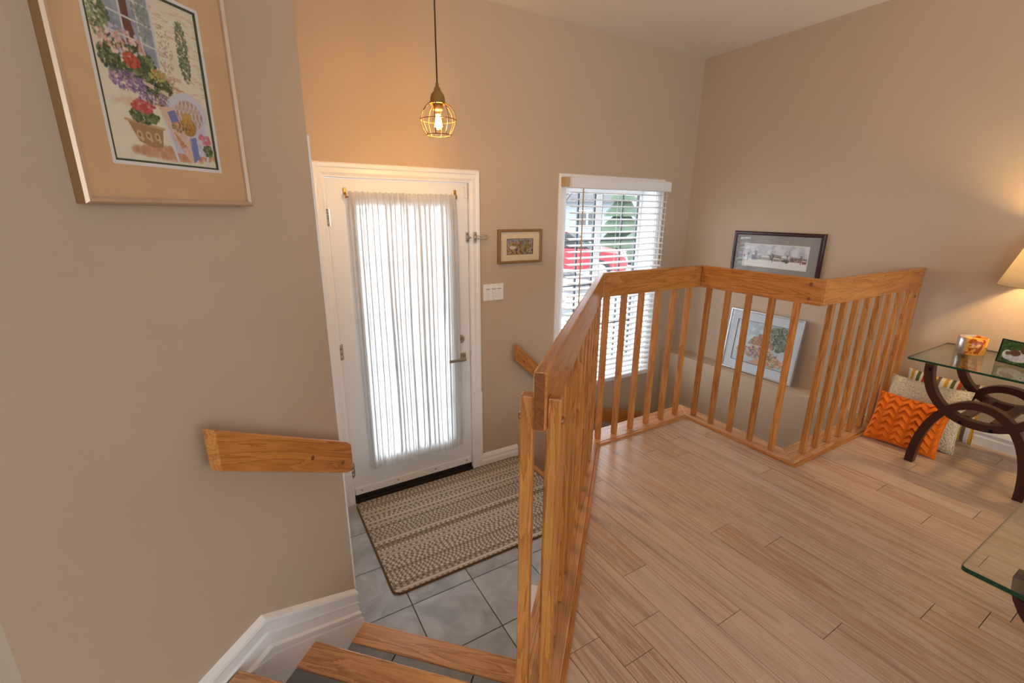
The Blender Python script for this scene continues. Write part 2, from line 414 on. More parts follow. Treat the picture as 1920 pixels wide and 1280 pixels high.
# ------------------------------------------------------------------ room shell
WB = -2.7
def walls():
    bm = bmesh.new(); y0, y1 = 0.0, 0.14
    dx0, dx1, dz1 = 0.452, 1.348, 1.447
    wx0, wx1, wz0, wz1 = 2.13, 3.10, -0.115, 1.468
    add_box(bm, -3.6, dx0, y0, y1, WB, CEIL); add_box(bm, dx0, dx1, y0, y1, dz1, CEIL); add_box(bm, dx0, dx1, y0, y1, WB, LZ-0.001)
    add_box(bm, dx1, wx0, y0, y1, WB, CEIL); add_box(bm, wx0, wx1, y0, y1, WB, wz0); add_box(bm, wx0, wx1, y0, y1, wz1, CEIL)
    add_box(bm, wx1, XR+0.15, y0, y1, WB, CEIL)
    struct(link('wall_front', mesh_from(bm, 'wall_front', WALL)), 'beige wall holding the front door and the window')
    struct(box('wall_right', None, XR, XR+0.15, -7.0, 0.0, WB, CEIL, WALL), 'long beige wall behind the lamp and table')
    wl = [(sk(-2.28, KW)), (sk(-0.935, KW)), (0.2325, 0.0), (-1.1, 0.0), (-1.44, -0.84)]
    struct(prism('wall_left', None, wl, WB, CEIL, WALL), 'angled beige wall with the large garden picture')
    struct(box('wall_back', None, -3.6, XR, -7.15, -7.0, -0.2, CEIL, WALL))
    struct(box('wall_hall', None, -3.75, -3.6, -7.0, 0.0, -0.2, CEIL, WALL))
    struct(box('ceiling', None, -3.75, XR+0.15, -7.15, 0.14, CEIL, CEIL+0.12, CEILM), 'plain off-white ceiling')
    # foundation wall standing proud of the right wall, with a ledge on top
    lw = struct(box('wall_ledge', None, 3.34, XR, -1.70, 0.0, WB, 0.016, WALL, 0.004), 'low foundation wall with a ledge in the stairwell')
    # wall faces below the upper floor around the stairwell
    edge = [sk(-1.70, 2.530), (1.565, -0.965), (2.450, -0.965), (2.450, -1.655), (3.34, -1.655), (3.34, -1.75), (2.36, -1.75), (2.36, -1.06), (1.62, -1.06), sk(-1.70, 2.64)]
    struct(prism('wall_stairwell', None, edge, WB, -0.04, WALL), 'wall under the railing around the stairwell')
walls()

def upper_floor():
    # slab under the planks; the stairwell and the stairs are cut out
    outl = [(-3.6, -7.0), (XR, -7.0), (XR, -1.75), (2.40, -1.75), (2.40, -1.05), (1.62, -1.05), sk(-1.76, 2.62), sk(-1.76, KW+0.03), sk(-2.28, KW), (-1.44, -0.84), (-1.1, -0.01), (-3.6, -0.01)]
    fl = struct(prism('floor', None, outl, -0.16, -0.013, SUBF), 'upper floor of pinkish brown wood laminate planks')
    # laminate planks, laid along Y; known end joints read off the picture, others at random
    pitch = 0.1184; x_of = lambda i: 1.0365+pitch*i
    known = {0: [-1.883], 1: [-2.183], 3: [-2.379], 6: [-2.500], -2: [-2.135], 4: [-1.893], 5: [-2.051], 7: [-1.408], 8: [-1.265, -2.653], 9: [-1.735], 12: [-2.097], 13: [-2.404], 15: [-2.095]}
    rng = random.Random(3)
    for i in range(-6, 22):
        x0, x1 = x_of(i), min(x_of(i+1), XR-0.006)
        if x1-x0 < 0.01: continue
        js = list(known.get(i, []))
        if not js: js = [-1.3-rng.random()*1.2]
        lo = min(js)
        while lo > -4.3: lo -= 1.2; js.append(lo)
        hi = max(js)
        while hi < -1.0: hi += 1.2; js.append(hi)
        js = sorted(js)
        for a, b in zip(js, js[1:]):
            if b < -4.4: continue
            g = 0.0010
            poly = [(x0+g, a+g), (x1-g, a+g), (x1-g, b-g), (x0+g, b-g)]
            pl = [(-1, 1, -2.665), (0, 1, -1.066 if (x0+x1)/2 < 2.37 else -1.755), (0, -1, 4.4)]
            poly = clip(poly, pl)
            if len(poly) < 3: continue
            cx = (x0+x1)/2; cy = sum(p[1] for p in poly)/len(poly)
            loc = [(p[1]-cy, -(p[0]-cx)) for p in poly]
            M = Matrix.Translation((cx, cy, 0)) @ Matrix.Rotation(math.pi/2, 4, 'Z')
            prism('plank', fl, loc, -0.012, 0.0, LAM, M)
    # the floor at the head of the stairs, beside the railing
    prism('stair_head_boards', fl, [(-1.44, -2.75), (0.32, -2.75), (0.32, -2.25), sk(-1.885, 2.60), sk(-1.885, KW+0.04), sk(-2.28, KW-0.002)], -0.012, 0.0, LAM)
upper_floor()

def landing():
    reg = [(-1, 0, -0.236), (1, 0, 1.70), (0, 1, -0.004), (-1, -1, 0.955), (1, -1, 2.525)]
    slab = clip([(-1, -3), (3, -3), (3, 1), (-1, 1)], reg)
    fl = struct(prism('floor_landing', None, slab, LZ-0.12, LZ-0.006, GROUT), 'entry landing floor of grey slate-look tiles')
    for i in range(-2, 5):
        for j in range(-4, 4):
            x0 = 0.5204+0.3347*i; y0 = -0.9938-0.3326*j; g = 0.0024
            poly = clip([(x0+g, y0-0.3326+g), (x0+0.3347-g, y0-0.3326+g), (x0+0.3347-g, y0-g), (x0+g, y0-g)], reg)
            if len(poly) < 3: continue
            cx = sum(p[0] for p in poly)/len(poly); cy = sum(p[1] for p in poly)/len(poly)
            prism('tile', fl, [(p[0]-cx, p[1]-cy) for p in poly], -0.008, 0.0, SLATE, Matrix.Translation((cx, cy, LZ)), 0.0012)
    board('nosing', fl, (1.745, -0.962, LZ-0.012), (1.745, -0.004, LZ-0.012), 0.088, 0.026, OAKT, bev=0.006)
landing()

def stairs():
    o = thing('staircase', 'short oak and tile staircase going down to the front door', 'stairs', sk(-1.3, 1.9)+(LZ,))
    r = -LZ/3; k0, k1 = KW+0.030, 2.510
    for n, s in enumerate((-0.922, -1.332, -1.738)):
        z = LZ+r*(n+1)
        a = sk(s-0.0725, k0); b = sk(s-0.0725, k1 if n < 2 else 2.50)
        nb = board('tread_nosing', o, a+(z-0.014,), b+(z-0.014,), 0.1025, 0.028, OAKT, bev=0.006)
        if n < 2:
            rest = s-0.410
            cuts = [k0, 1.7206, 2.185, k1] if n == 0 else [k0, 1.80, 2.26, k1]
            for ca, cb in zip(cuts, cuts[1:]):
                pl = [sk(s-0.147, ca+0.004), sk(s-0.147, cb-0.004), sk(rest-0.03, cb-0.004), sk(rest-0.03, ca+0.004)]
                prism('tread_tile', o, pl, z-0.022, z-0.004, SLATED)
            prism('tread_base', o, [sk(s-0.142, k0), sk(s-0.142, k1), sk(rest-0.05, k1), sk(rest-0.05, k0)], z-0.05, z-0.022, GROUT)
        prism('riser', o, [sk(s-0.03, k0), sk(s-0.03, k1), sk(s-0.055, k1), sk(s-0.055, k0)], z-r, z-0.028, WHITE)
    # basement flight going down to the right below the window
    b = thing('basement_stairs', 'lower flight of oak steps going down behind the railing', 'stairs', (2.4, -0.5, WB))
    for n in range(6):
        x = 1.79+0.25*n; z = LZ-0.2*(n+1)
        board('tread', b, (x+0.13, -0.96, z-0.014), (x+0.13, -0.004, z-0.014), 0.27, 0.028, OAKT, bev=0.006)
        box('riser', b, x, x+0.015, -0.96, -0.004, z, z+0.17, WHITE)
    struct(box('floor_basement', None, 1.6, 3.4, -1.8, 0.0, WB-0.1, WB, SLATE))
stairs()

# ------------------------------------------------------------------ skirting, casings
PROF = [(0, 0), (0.017, 0), (0.017, 0.045), (0.012, 0.055), (0.012, 0.068), (0.015, 0.072), (0.008, 0.088), (0.004, 0.097), (0, 0.1)]
def baseboard(name, p0, p1, side, scale=1.0, hs=None, prof=PROF, parent=None, label=None):
    """moulded skirting from p0 to p1 (3D), profile grows towards `side` (x,y)"""
    p0, p1 = Vector(p0), Vector(p1); S = Vector((side[0], side[1], 0)).normalized(); U = Vector((0, 0, 1))
    bm = bmesh.new()
    A = [bm.verts.new(p0+S*a+U*b*scale) for a, b in prof]; B = [bm.verts.new(p1+S*a+U*b*scale) for a, b in prof]
    for i in range(len(prof)-1): bm.faces.new((A[i], A[i+1], B[i+1], B[i]))
    bm.faces.new(A); bm.faces.new(B[::-1]); bmesh.ops.recalc_face_normals(bm, faces=bm.faces)
    o = link(name, mesh_from(bm, name, WHITE), parent)
    if parent is None: struct(o, label)
    return o
def skirtings():
    baseboard('baseboard_front', (1.420, 0, LZ), (1.744, 0, LZ), (0, -1), 1.05, label='white moulded skirting right of the front door')
    baseboard('baseboard_right', (XR, -1.76, 0), (XR, -4.4, 0), (-1, 0), 1.05, label='white skirting behind the glass side table')
    nS = (1/R2, -1/R2)
    # left wall: one piece level with the upper floor, then raking down the stairs
    tz = lambda s: 0.068 if s < -1.585 else 0.068-(s+1.585)*(0.068+0.245)/(0.935-1.585+2*0.0+1.30)
    o = struct(link('baseboard_left', None, None, Matrix.Translation(sk(-1.585, KW)+(0,))), 'white moulded skirting following the stairs down the left wall')
    zt0 = 0.066; zt1 = -0.262; s0, s1, s2 = -2.28, -1.575, -0.937
    flat = [(0, -0.14), (0.020, -0.14), (0.020, -0.066), (0.026, -0.062), (0.026, -0.052), (0.015, -0.044), (0.012, -0.010), (0.016, -0.004), (0.010, 0.004), (0.012, 0.032), (0.018, 0.044), (0.016, 0.054), (0.008, 0.060), (0, zt0)]
    baseboard('level_skirting', sk(s0, KW)+(0,), sk(s1, KW)+(0,), nS, prof=flat, parent=o)
    rake = [(0, -0.14), (0.020, -0.14), (0.020, -0.066), (0.026, -0.062), (0.026, -0.052), (0.015, -0.044), (0.012, -0.010), (0.016, -0.004), (0.010, 0.004), (0.012, 0.032), (0.018, 0.044), (0.016, 0.054), (0.008, 0.060), (0, zt0)]
    baseboard('raking_skirting', sk(s1, KW)+(0,), sk(s2, KW)+(zt1-zt0,), nS, prof=rake, parent=o)
    # closed stringer below the raking moulding
    st = [(s2+0.006, LZ), (s2+0.006, zt1-0.146), (s1+0.03, zt0-0.160), (s1-0.17, -0.03), (s1-0.22, LZ)]
    bm = bmesh.new()
    f0 = [bm.verts.new(sk(s, KW+0.002)+(z,)) for s, z in st]; f1 = [bm.verts.new(sk(s, KW+0.042)+(z,)) for s, z in st]
    bm.faces.new(f0); bm.faces.new(f1)
    for i in range(5): bm.faces.new((f0[i], f0[(i+1) % 5], f1[(i+1) % 5], f1[i]))
    bmesh.ops.recalc_face_normals(bm, faces=bm.faces)
    link('stringer', mesh_from(bm, 'stringer', WHITE), o)
    # skirting at the foot of the wall under the railing
    a = sk(-0.86, 2.530); b = sk(0.3, 2.530)
    baseboard('baseboard_landing', a+(LZ,), b+(LZ,), (-1, 1), 1.0, label='white skirting at the landing below the railing')
    # oak fascia along the stair side of the upper floor
    f = struct(link('trim_4', None, None, Matrix.Translation(sk(-1.0, 2.44)+(LZ,))), 'oak stringer board under the railing beside the steps')
    board('stringer_board', f, sk(-1.78, 2.520)+(-0.075,), sk(-0.90, 2.520)+(-0.545,), 0.012, 0.16, OAKT)
skirtings()

CAS = [(0, 0), (0.0, -0.012), (0.006, -0.020), (0.020, -0.019), (0.026, -0.013), (0.046, -0.016), (0.058, -0.010), (0.066, -0.010), (0.066, 0)]
def casing_piece(name, parent, pts, wid=0.066, depth=1.0):
    """moulded casing strip along pts (list of (x,z,ox,oz): inner-edge point and outward direction) on the plane y=0"""
    bm = bmesh.new(); rings = []
    for x, z, ox, oz in pts:
        # the moulding is thick on its outer edge, thin at the door
        rings.append([bm.verts.new((x+ox*(wid-a*wid/0.066), b*depth, z+oz*(wid-a*wid/0.066))) for a, b in CAS])
    for A, B in zip(rings, rings[1:]):
        for i in range(len(CAS)-1): bm.faces.new((A[i], A[i+1], B[i+1], B[i]))
    bm.faces.new(rings[0]); bm.faces.new(rings[-1][::-1]); bmesh.ops.recalc_face_normals(bm, faces=bm.faces)
    return link(name, mesh_from(bm, name, WHITE), parent)
def casings():
    t = struct(link('trim_1', None, None, Matrix.Translation((0.9, 0, LZ))), 'white moulded casing around the front door')
    L, Rr, T = 0.4595, 1.341, 1.4395; wd = 0.0785
    casing_piece('side_casing', t, [(L, LZ+0.002, -0.81, 0), (L, T, -0.81, 1)], wd)
    casing_piece('head_casing', t, [(L, T, -0.81, 1), (Rr, T, 1, 1)], wd)
    casing_piece('side_casing', t, [(Rr, -0.02, 1, 0), (Rr, T, 1, 1)], wd)
    box('plinth_casing', t, Rr, Rr+wd+0.005, -0.016, 0, LZ+0.002, -0.022, WHITE, 0.003)
    t2 = struct(link('trim_2', None, None, Matrix.Translation((2.6, 0, -0.18))), 'white casing around the window behind the blind')
    L, Rr, B, T = 2.135, 3.095, -0.113, 1.466; wd = 0.0675
    cs = [(L, B, -1, -1), (L, T, -1, 1), (Rr, T, 1, 1), (Rr, B, 1, -1)]
    for nm, i, j in (('side_casing', 0, 1), ('head_casing', 1, 2), ('side_casing', 2, 3), ('sill_casing', 3, 0)): casing_piece(nm, t2, [cs[i], cs[j]], wd)
    # jamb linings of the window recess
    box('jamb', t2, 2.130, 2.140, 0.0, 0.20, B, T, WHITE); box('jamb', t2, 3.090, 3.100, 0.0, 0.20, B, T, WHITE)
    box('jamb', t2, 2.140, 3.090, 0.0, 0.20, T-0.008, T+0.002, WHITE); box('sill', t2, 2.140, 3.090, 0.0, 0.20, B-0.002, B+0.012, WHITE)
    # casing of the closet opening round the corner of the left wall
    t3 = struct(link('trim_3', None, None, Matrix.Translation((0.24, -1.0, LZ))), 'thin white closet casing at the end of the left wall')
    box('side_casing', t3, 0.2325, 0.2455, -1.125, -1.055, LZ+0.002, 1.492, WHITE, 0.003)
    box('head_casing', t3, 0.2325, 0.2455, -1.055, -0.10, 1.422, 1.492, WHITE, 0.003)
    box('side_casing', t3, 0.2325, 0.2455, -0.17, -0.10, LZ+0.002, 1.422, WHITE, 0.003)
    box('closet_panel', t3, 0.2325, 0.2385, -1.055, -0.17, LZ+0.005, 1.422, DOORW, 0.002)
casings()

# ------------------------------------------------------------------ front door
def front_door():
    d = struct(link('door_1', None, None, Matrix.Translation((0.4625, 0.02, LZ))), 'white front door with a tall glazed panel')
    x0, x1, z0, z1 = 0.4635, 1.3370, -0.594, 1.4355; ya, yb = 0.006, 0.050
    gx0, gx1, gz0, gz1 = 0.622, 1.192, -0.335, 1.290
    bm = bmesh.new()
    for a in ((x0, gx0, z0, z1), (gx1, x1, z0, z1), (gx0, gx1, z0, gz0), (gx0, gx1, gz1, z1)): add_box(bm, a[0], a[1], ya, yb, a[2], a[3])
    bmesh.ops.remove_doubles(bm, verts=bm.verts, dist=1e-5)
    link('slab', mesh_from(bm, 'slab', DOORW), d)
    lf = link('lite_frame', None, d, Matrix.Translation((0.9, 0, 0.5)))
    w = 0.022
    for nm, a in (('frame_rail', (gx0-w, gx1+w, gz0-w, gz0)), ('frame_rail', (gx0-w, gx1+w, gz1, gz1+w)), ('frame_stile', (gx0-w, gx0, gz0, gz1)), ('frame_stile', (gx1, gx1+w, gz0, gz1))):
        box(nm, lf, a[0], a[1], -0.004, ya, a[2], a[3], DOORW, 0.002)
    for i in (1, 2): xx = gx0+(gx1-gx0)*i/3; box('muntin', lf, xx-0.009, xx+0.009, 0.018, 0.036, gz0, gz1, WHITE)
    for j in (1, 2, 3, 4): zz = gz0+(gz1-gz0)*j/5; box('muntin', lf, gx0, gx1, 0.019, 0.035, zz-0.009, zz+0.009, WHITE)
    for i in range(3):
        for j in range(5):
            box('pane', lf, gx0+(gx1-gx0)*i/3, gx0+(gx1-gx0)*(i+1)/3, 0.025, 0.029, gz0+(gz1-gz0)*j/5, gz0+(gz1-gz0)*(j+1)/5, PANE)
    for z in (1.222, 0.422, -0.40):
        h = link('hinge', None, d, Matrix.Translation((0.459, 0, z)))
        for q in range(3): lathe('knuckle', h, [(0, 0), (0.007, 0), (0.007, 0.030), (0, 0.030)], STEEL, Matrix.Translation((0.4605, -0.008, z-0.048+0.032*q)), 12)
        box('leaf', h, 0.461, 0.476, 0.002, 0.0058, z-0.048, z+0.048, STEEL)
    disc('deadbolt', d, (1.261, -0.003, 0.400), (0, -1, 0), 0.030, 0.009, STEEL, 24)
    box('thumb_turn', d, 1.252, 1.270, -0.030, -0.010, 0.396, 0.404, STEEL, 0.002)
    lv = link('lever_handle', None, d, Matrix.Translation((1.27, 0, 0.262)))
    box('rose', lv, 1.237, 1.300, -0.006, 0.006, 0.231, 0.294, STEEL, 0.003)
    tube('spindle', lv, [(1.268, -0.004, 0.262), (1.268, -0.052, 0.262)], 0.010, STEEL, seg=12)
    box('lever', lv, 1.150, 1.280, -0.062, -0.048, 0.252, 0.272, STEEL, 0.004)
    sw = box('door_sweep', d, x0+0.004, x1-0.004, -0.002, ya, z0, z0+0.052, WHITE, 0.002)
    for x in (0.51, 0.76, 1.04, 1.29): disc('screw', sw, (x, -0.003, z0+0.03), (0, -1, 0), 0.007, 0.0012, STEEL, 10)
    box('threshold', d, 0.4598, 1.3402, -0.013, 0.13, LZ, LZ+0.022, BLACK, 0.004); box('seal', d, x0, x1, 0.004, 0.05, LZ+0.022, z0, BLACK)
    box('door_sensor', d, 1.312, 1.332, -0.010, ya, 1.345, 1.415, WHITE, 0.002)
    box('jamb', d, 0.452, 0.4595, 0.004, 0.13, LZ, 1.447, WHITE); box('jamb', d, 1.3405, 1.348, 0.004, 0.13, LZ, 1.447, WHITE); box('jamb', d, 0.4595, 1.3405, 0.004, 0.13, 1.4385, 1.447, WHITE)
front_door()

def curtain():
    c = thing('door_curtain', 'white sheer gathered curtain hanging on the front door glass', 'curtain', (0.9, -0.02, -0.41))
    rng = random.Random(5)
    x0, x1, z0, z1 = 0.578, 1.236, -0.410, 1.362
    nx, nz = 640, 40; nf = 19
    ph = [rng.uniform(-1.6, 1.6) for _ in range(nf+2)]; am = [rng.uniform(0.75, 1.5) for _ in range(nf+2)]
    bm = bmesh.new(); g = []
    for j in range(nz+1):
        v = j/nz; z = z0+(z1-z0)*v; row = []
        hem = v > 0.955 or v < 0.03
        for i in range(nx+1):
            u = i/nx; t = u*nf; k = int(t); f = t-k
            A = am[k]*(1-f)+am[k+1]*f; P = 2*math.pi*t+ph[k]*(1-f)+ph[k+1]*f+0.7*math.sin(2.2*v+k*0.9)
            amp = 0.35 if hem else 1.0
            x = x0+(x1-x0)*u+amp*A*(0.0064*math.sin(2*P)+0.0020*math.sin(5*P+k))+0.006*math.sin(4*v+5*u)*math.sin(math.pi*v)*math.sin(math.pi*u)-0.006*(1-v)*(1-2*u)
            y = -0.032+amp*A*(0.0120*math.sin(P)+0.0025*math.sin(3*P+k))
            if hem: y += 0.004*math.sin(210*u+3*math.sin(17*u))
            zz = z+(0.008*math.sin(60*u+math.sin(23*u)) if j == 0 else 0)+(0.004*math.sin(120*u) if j == nz else 0)
            row.append(bm.verts.new((x, min(y, -0.012), zz)))
        g.append(row)
    for j in range(nz):
        for i in range(nx): bm.faces.new((g[j][i], g[j][i+1], g[j+1][i+1], g[j+1][i]))
    bmesh.ops.recalc_face_normals(bm, faces=bm.faces)
    link('sheer_panel', mesh_from(bm, 'sheer_panel', SHEER, True), c)
    tube('rod', c, [(0.566, -0.012, 1.335), (1.247, -0.012, 1.340)], 0.0035, BRASS)
    tube('rod', c, [(0.590, -0.012, -0.375), (1.225, -0.012, -0.375)], 0.0035, BRASS)
    for x, z in ((0.566, 1.358), (1.247, 1.366)):
        b = link('hook', None, c, Matrix.Translation((x, 0, z)))
        box('plate', b, x-0.008, x+0.008, -0.004, 0.005, z-0.012, z+0.026, BRASS, 0.002)
        tube('arm', b, [(x, -0.003, z), (x, -0.022, z-0.010), (x, -0.026, z-0.022), (x, -0.016, z-0.028)], 0.0045, BRASS)
curtain()

def swing_latch():
    o = thing('swing_bar_latch', 'chrome swing bar door guard beside the small bird picture', 'door latch', (1.37, -0.015, 1.09))
    p = box('strike_plate', o, 1.318, 1.334, -0.008, 0.004, 1.062, 1.128, STEEL, 0.003)
    disc('screw', p, (1.326, -0.009, 1.075), (0, -1, 0), 0.004, 0.001, BOLT, 8); disc('screw', p, (1.326, -0.009, 1.115), (0, -1, 0), 0.004, 0.001, BOLT, 8)
    tube('knob', o, [(1.326, -0.006, 1.095), (1.326, -0.035, 1.095), (1.340, -0.040, 1.095)], 0.006, STEEL)
    box('hinge_plate', o, 1.363, 1.385, -0.028, -0.018, 1.060, 1.130, STEEL, 0.003)
    tube('pivot', o, [(1.372, -0.033, 1.075), (1.372, -0.033, 1.115)], 0.006, STEEL)
    pts = [(1.375, -0.036, 1.104), (1.455, -0.040, 1.106), (1.468, -0.040, 1.095), (1.455, -0.040, 1.084), (1.375, -0.036, 1.086)]
    tube('swing_bar', o, pts, 0.0045, STEEL)
swing_latch()

def light_switch():
    o = thing('light_switch', 'white triple rocker switch plate beside the front door', 'light switch', (1.525, 0, 0.71))
    box('plate', o, 1.443, 1.607, -0.006, 0.0, 0.652, 0.770, WHITE, 0.003)
    for x in (1.480, 1.525, 1.570):
        r = box('rocker', o, x-0.0165, x+0.0165, -0.010, -0.005, 0.679, 0.743, DOORW, 0.002)
        box('groove', r, x-0.0165, x+0.0165, -0.0103, -0.0095, 0.733, 0.736, BOLT)
        for z in (0.664, 0.758): disc('screw', o, (x, -0.006, z), (0, -1, 0), 0.0028, 0.0012, STEEL, 8)
light_switch()

# ------------------------------------------------------------------ window and blind
def window():
    d = struct(link('window_1', None, None, Matrix.Translation((2.61, 0.18, -0.1))), 'white two-sash window behind the slatted blind')
    B, T = -0.101, 1.458; ya, yb = 0.160, 0.200
    for a in ((2.140, 3.090, B, B+0.05), (2.140, 3.090, T-0.05, T)): box('frame', d, a[0], a[1], ya, yb, a[2], a[3], WHITE, 0.003)
    for a in ((2.140, 2.172), (2.575, 2.640), (3.062, 3.090)): box('frame', d, a[0], a[1], ya, yb, B+0.05, T-0.05, WHITE, 0.003)
    for s, (xa, xb, mx) in enumerate(((2.172, 2.575, 2.398), (2.640, 3.062, 2.880))):
        sash = link('sash', None, d, Matrix.Translation(((xa+xb)/2, 0.18, 0.6)))
        for a in ((xa, xa+0.012), (xb-0.012, xb)): box('gasket', sash, a[0], a[1], 0.170, 0.190, B+0.05, T-0.05, MUNT)
        box('muntin', sash, mx-0.007, mx+0.007, 0.172, 0.188, B+0.05, T-0.05, MUNT)
        for z in (1.035, 0.668, 0.30): box('muntin', sash, xa+0.012, xb-0.012, 0.173, 0.187, z-0.006, z+0.006, MUNT)
        zs = [B+0.05, 0.30, 0.668, 1.035, T-0.05]
        for p, q in ((xa, mx), (mx, xb)):
            for za, zb in zip(zs, zs[1:]): box('pane', sash, p, q, 0.178, 0.182, za, zb, PANE)
window()

def blind():
    o = thing('window_blind', 'white wide-slat venetian blind lowered over the window', 'blind', (2.62, -0.05, -0.14))
    v = prism('valance', o, [(-0.030, 1.432), (-0.086, 1.430), (-0.094, 1.436), (-0.094, 1.500), (-0.086, 1.512), (-0.078, 1.512), (-0.078, 1.44), (-0.030, 1.44)], 2.118, 3.152, DOORW, axis='x')
    h = box('headrail', o, 2.112, 3.14, -0.076, -0.022, 1.446, 1.500, WHITE)
    box('end_bracket', h, 2.074, 2.112, -0.080, -0.020, 1.440, 1.506, TAN, 0.002)
    pitch = 0.0480; n = 32; bm = bmesh.new(); W = 0.050; ang = math.radians(11)
    xs = (2.128-2.63, 3.140-2.63); prof = []
    for k in range(5):
        t = k/4-0.5; prof.append((t*W, 0.0035*(1-4*t*t)))
    prof += [(y, z-0.0026) for y, z in reversed(prof)]
    prof = [(y*math.cos(ang)-z*math.sin(ang), y*math.sin(ang)+z*math.cos(ang)) for y, z in prof]
    A = [bm.verts.new((xs[0], y, z)) for y, z in prof]; B = [bm.verts.new((xs[1], y, z)) for y, z in prof]
    for i in range(len(prof)): bm.faces.new((A[i], A[(i+1) % 10], B[(i+1) % 10], B[i]))
    bm.faces.new(A); bm.faces.new(B[::-1]); bmesh.ops.recalc_face_normals(bm, faces=bm.faces)
    me = mesh_from(bm, 'slat', BLIND)
    zt = 1.404
    for i in range(n): link('slat', me, o, Matrix.Translation((2.63, -0.053, zt-pitch*i)))
    box('bottom_rail', o, 2.128, 3.140, -0.078, -0.028, zt-pitch*n-0.002, zt-pitch*n+0.018, BLIND, 0.004)
    for x in (2.26, 2.63, 3.00, 3.08):
        bm = bmesh.new()
        for y in (-0.0795, -0.0265): add_tube(bm, [(x, y, 1.44), (x, y, zt-pitch*n)], 0.0011, 5)
        link('ladder_cord', mesh_from(bm, 'ladder_cord', WHITE), o)
    tube('tilt_wand', o, [(2.222, -0.098, 1.43), (2.230, -0.098, 0.35)], 0.0055, TAN, seg=6)
    cd = link('lift_cord', None, o, Matrix.Translation((3.11, -0.085, 0.4)))
    tube('cord', cd, [(3.115, -0.084, 1.43), (3.113, -0.084, 0.20)], 0.0015, WHITE, seg=5)
    lathe('tassel', cd, [(0, 0.03), (0.004, 0.028), (0.009, 0.0), (0, 0)], TAN, Matrix.Translation((3.113, -0.084, 0.17)), 10)
blind()

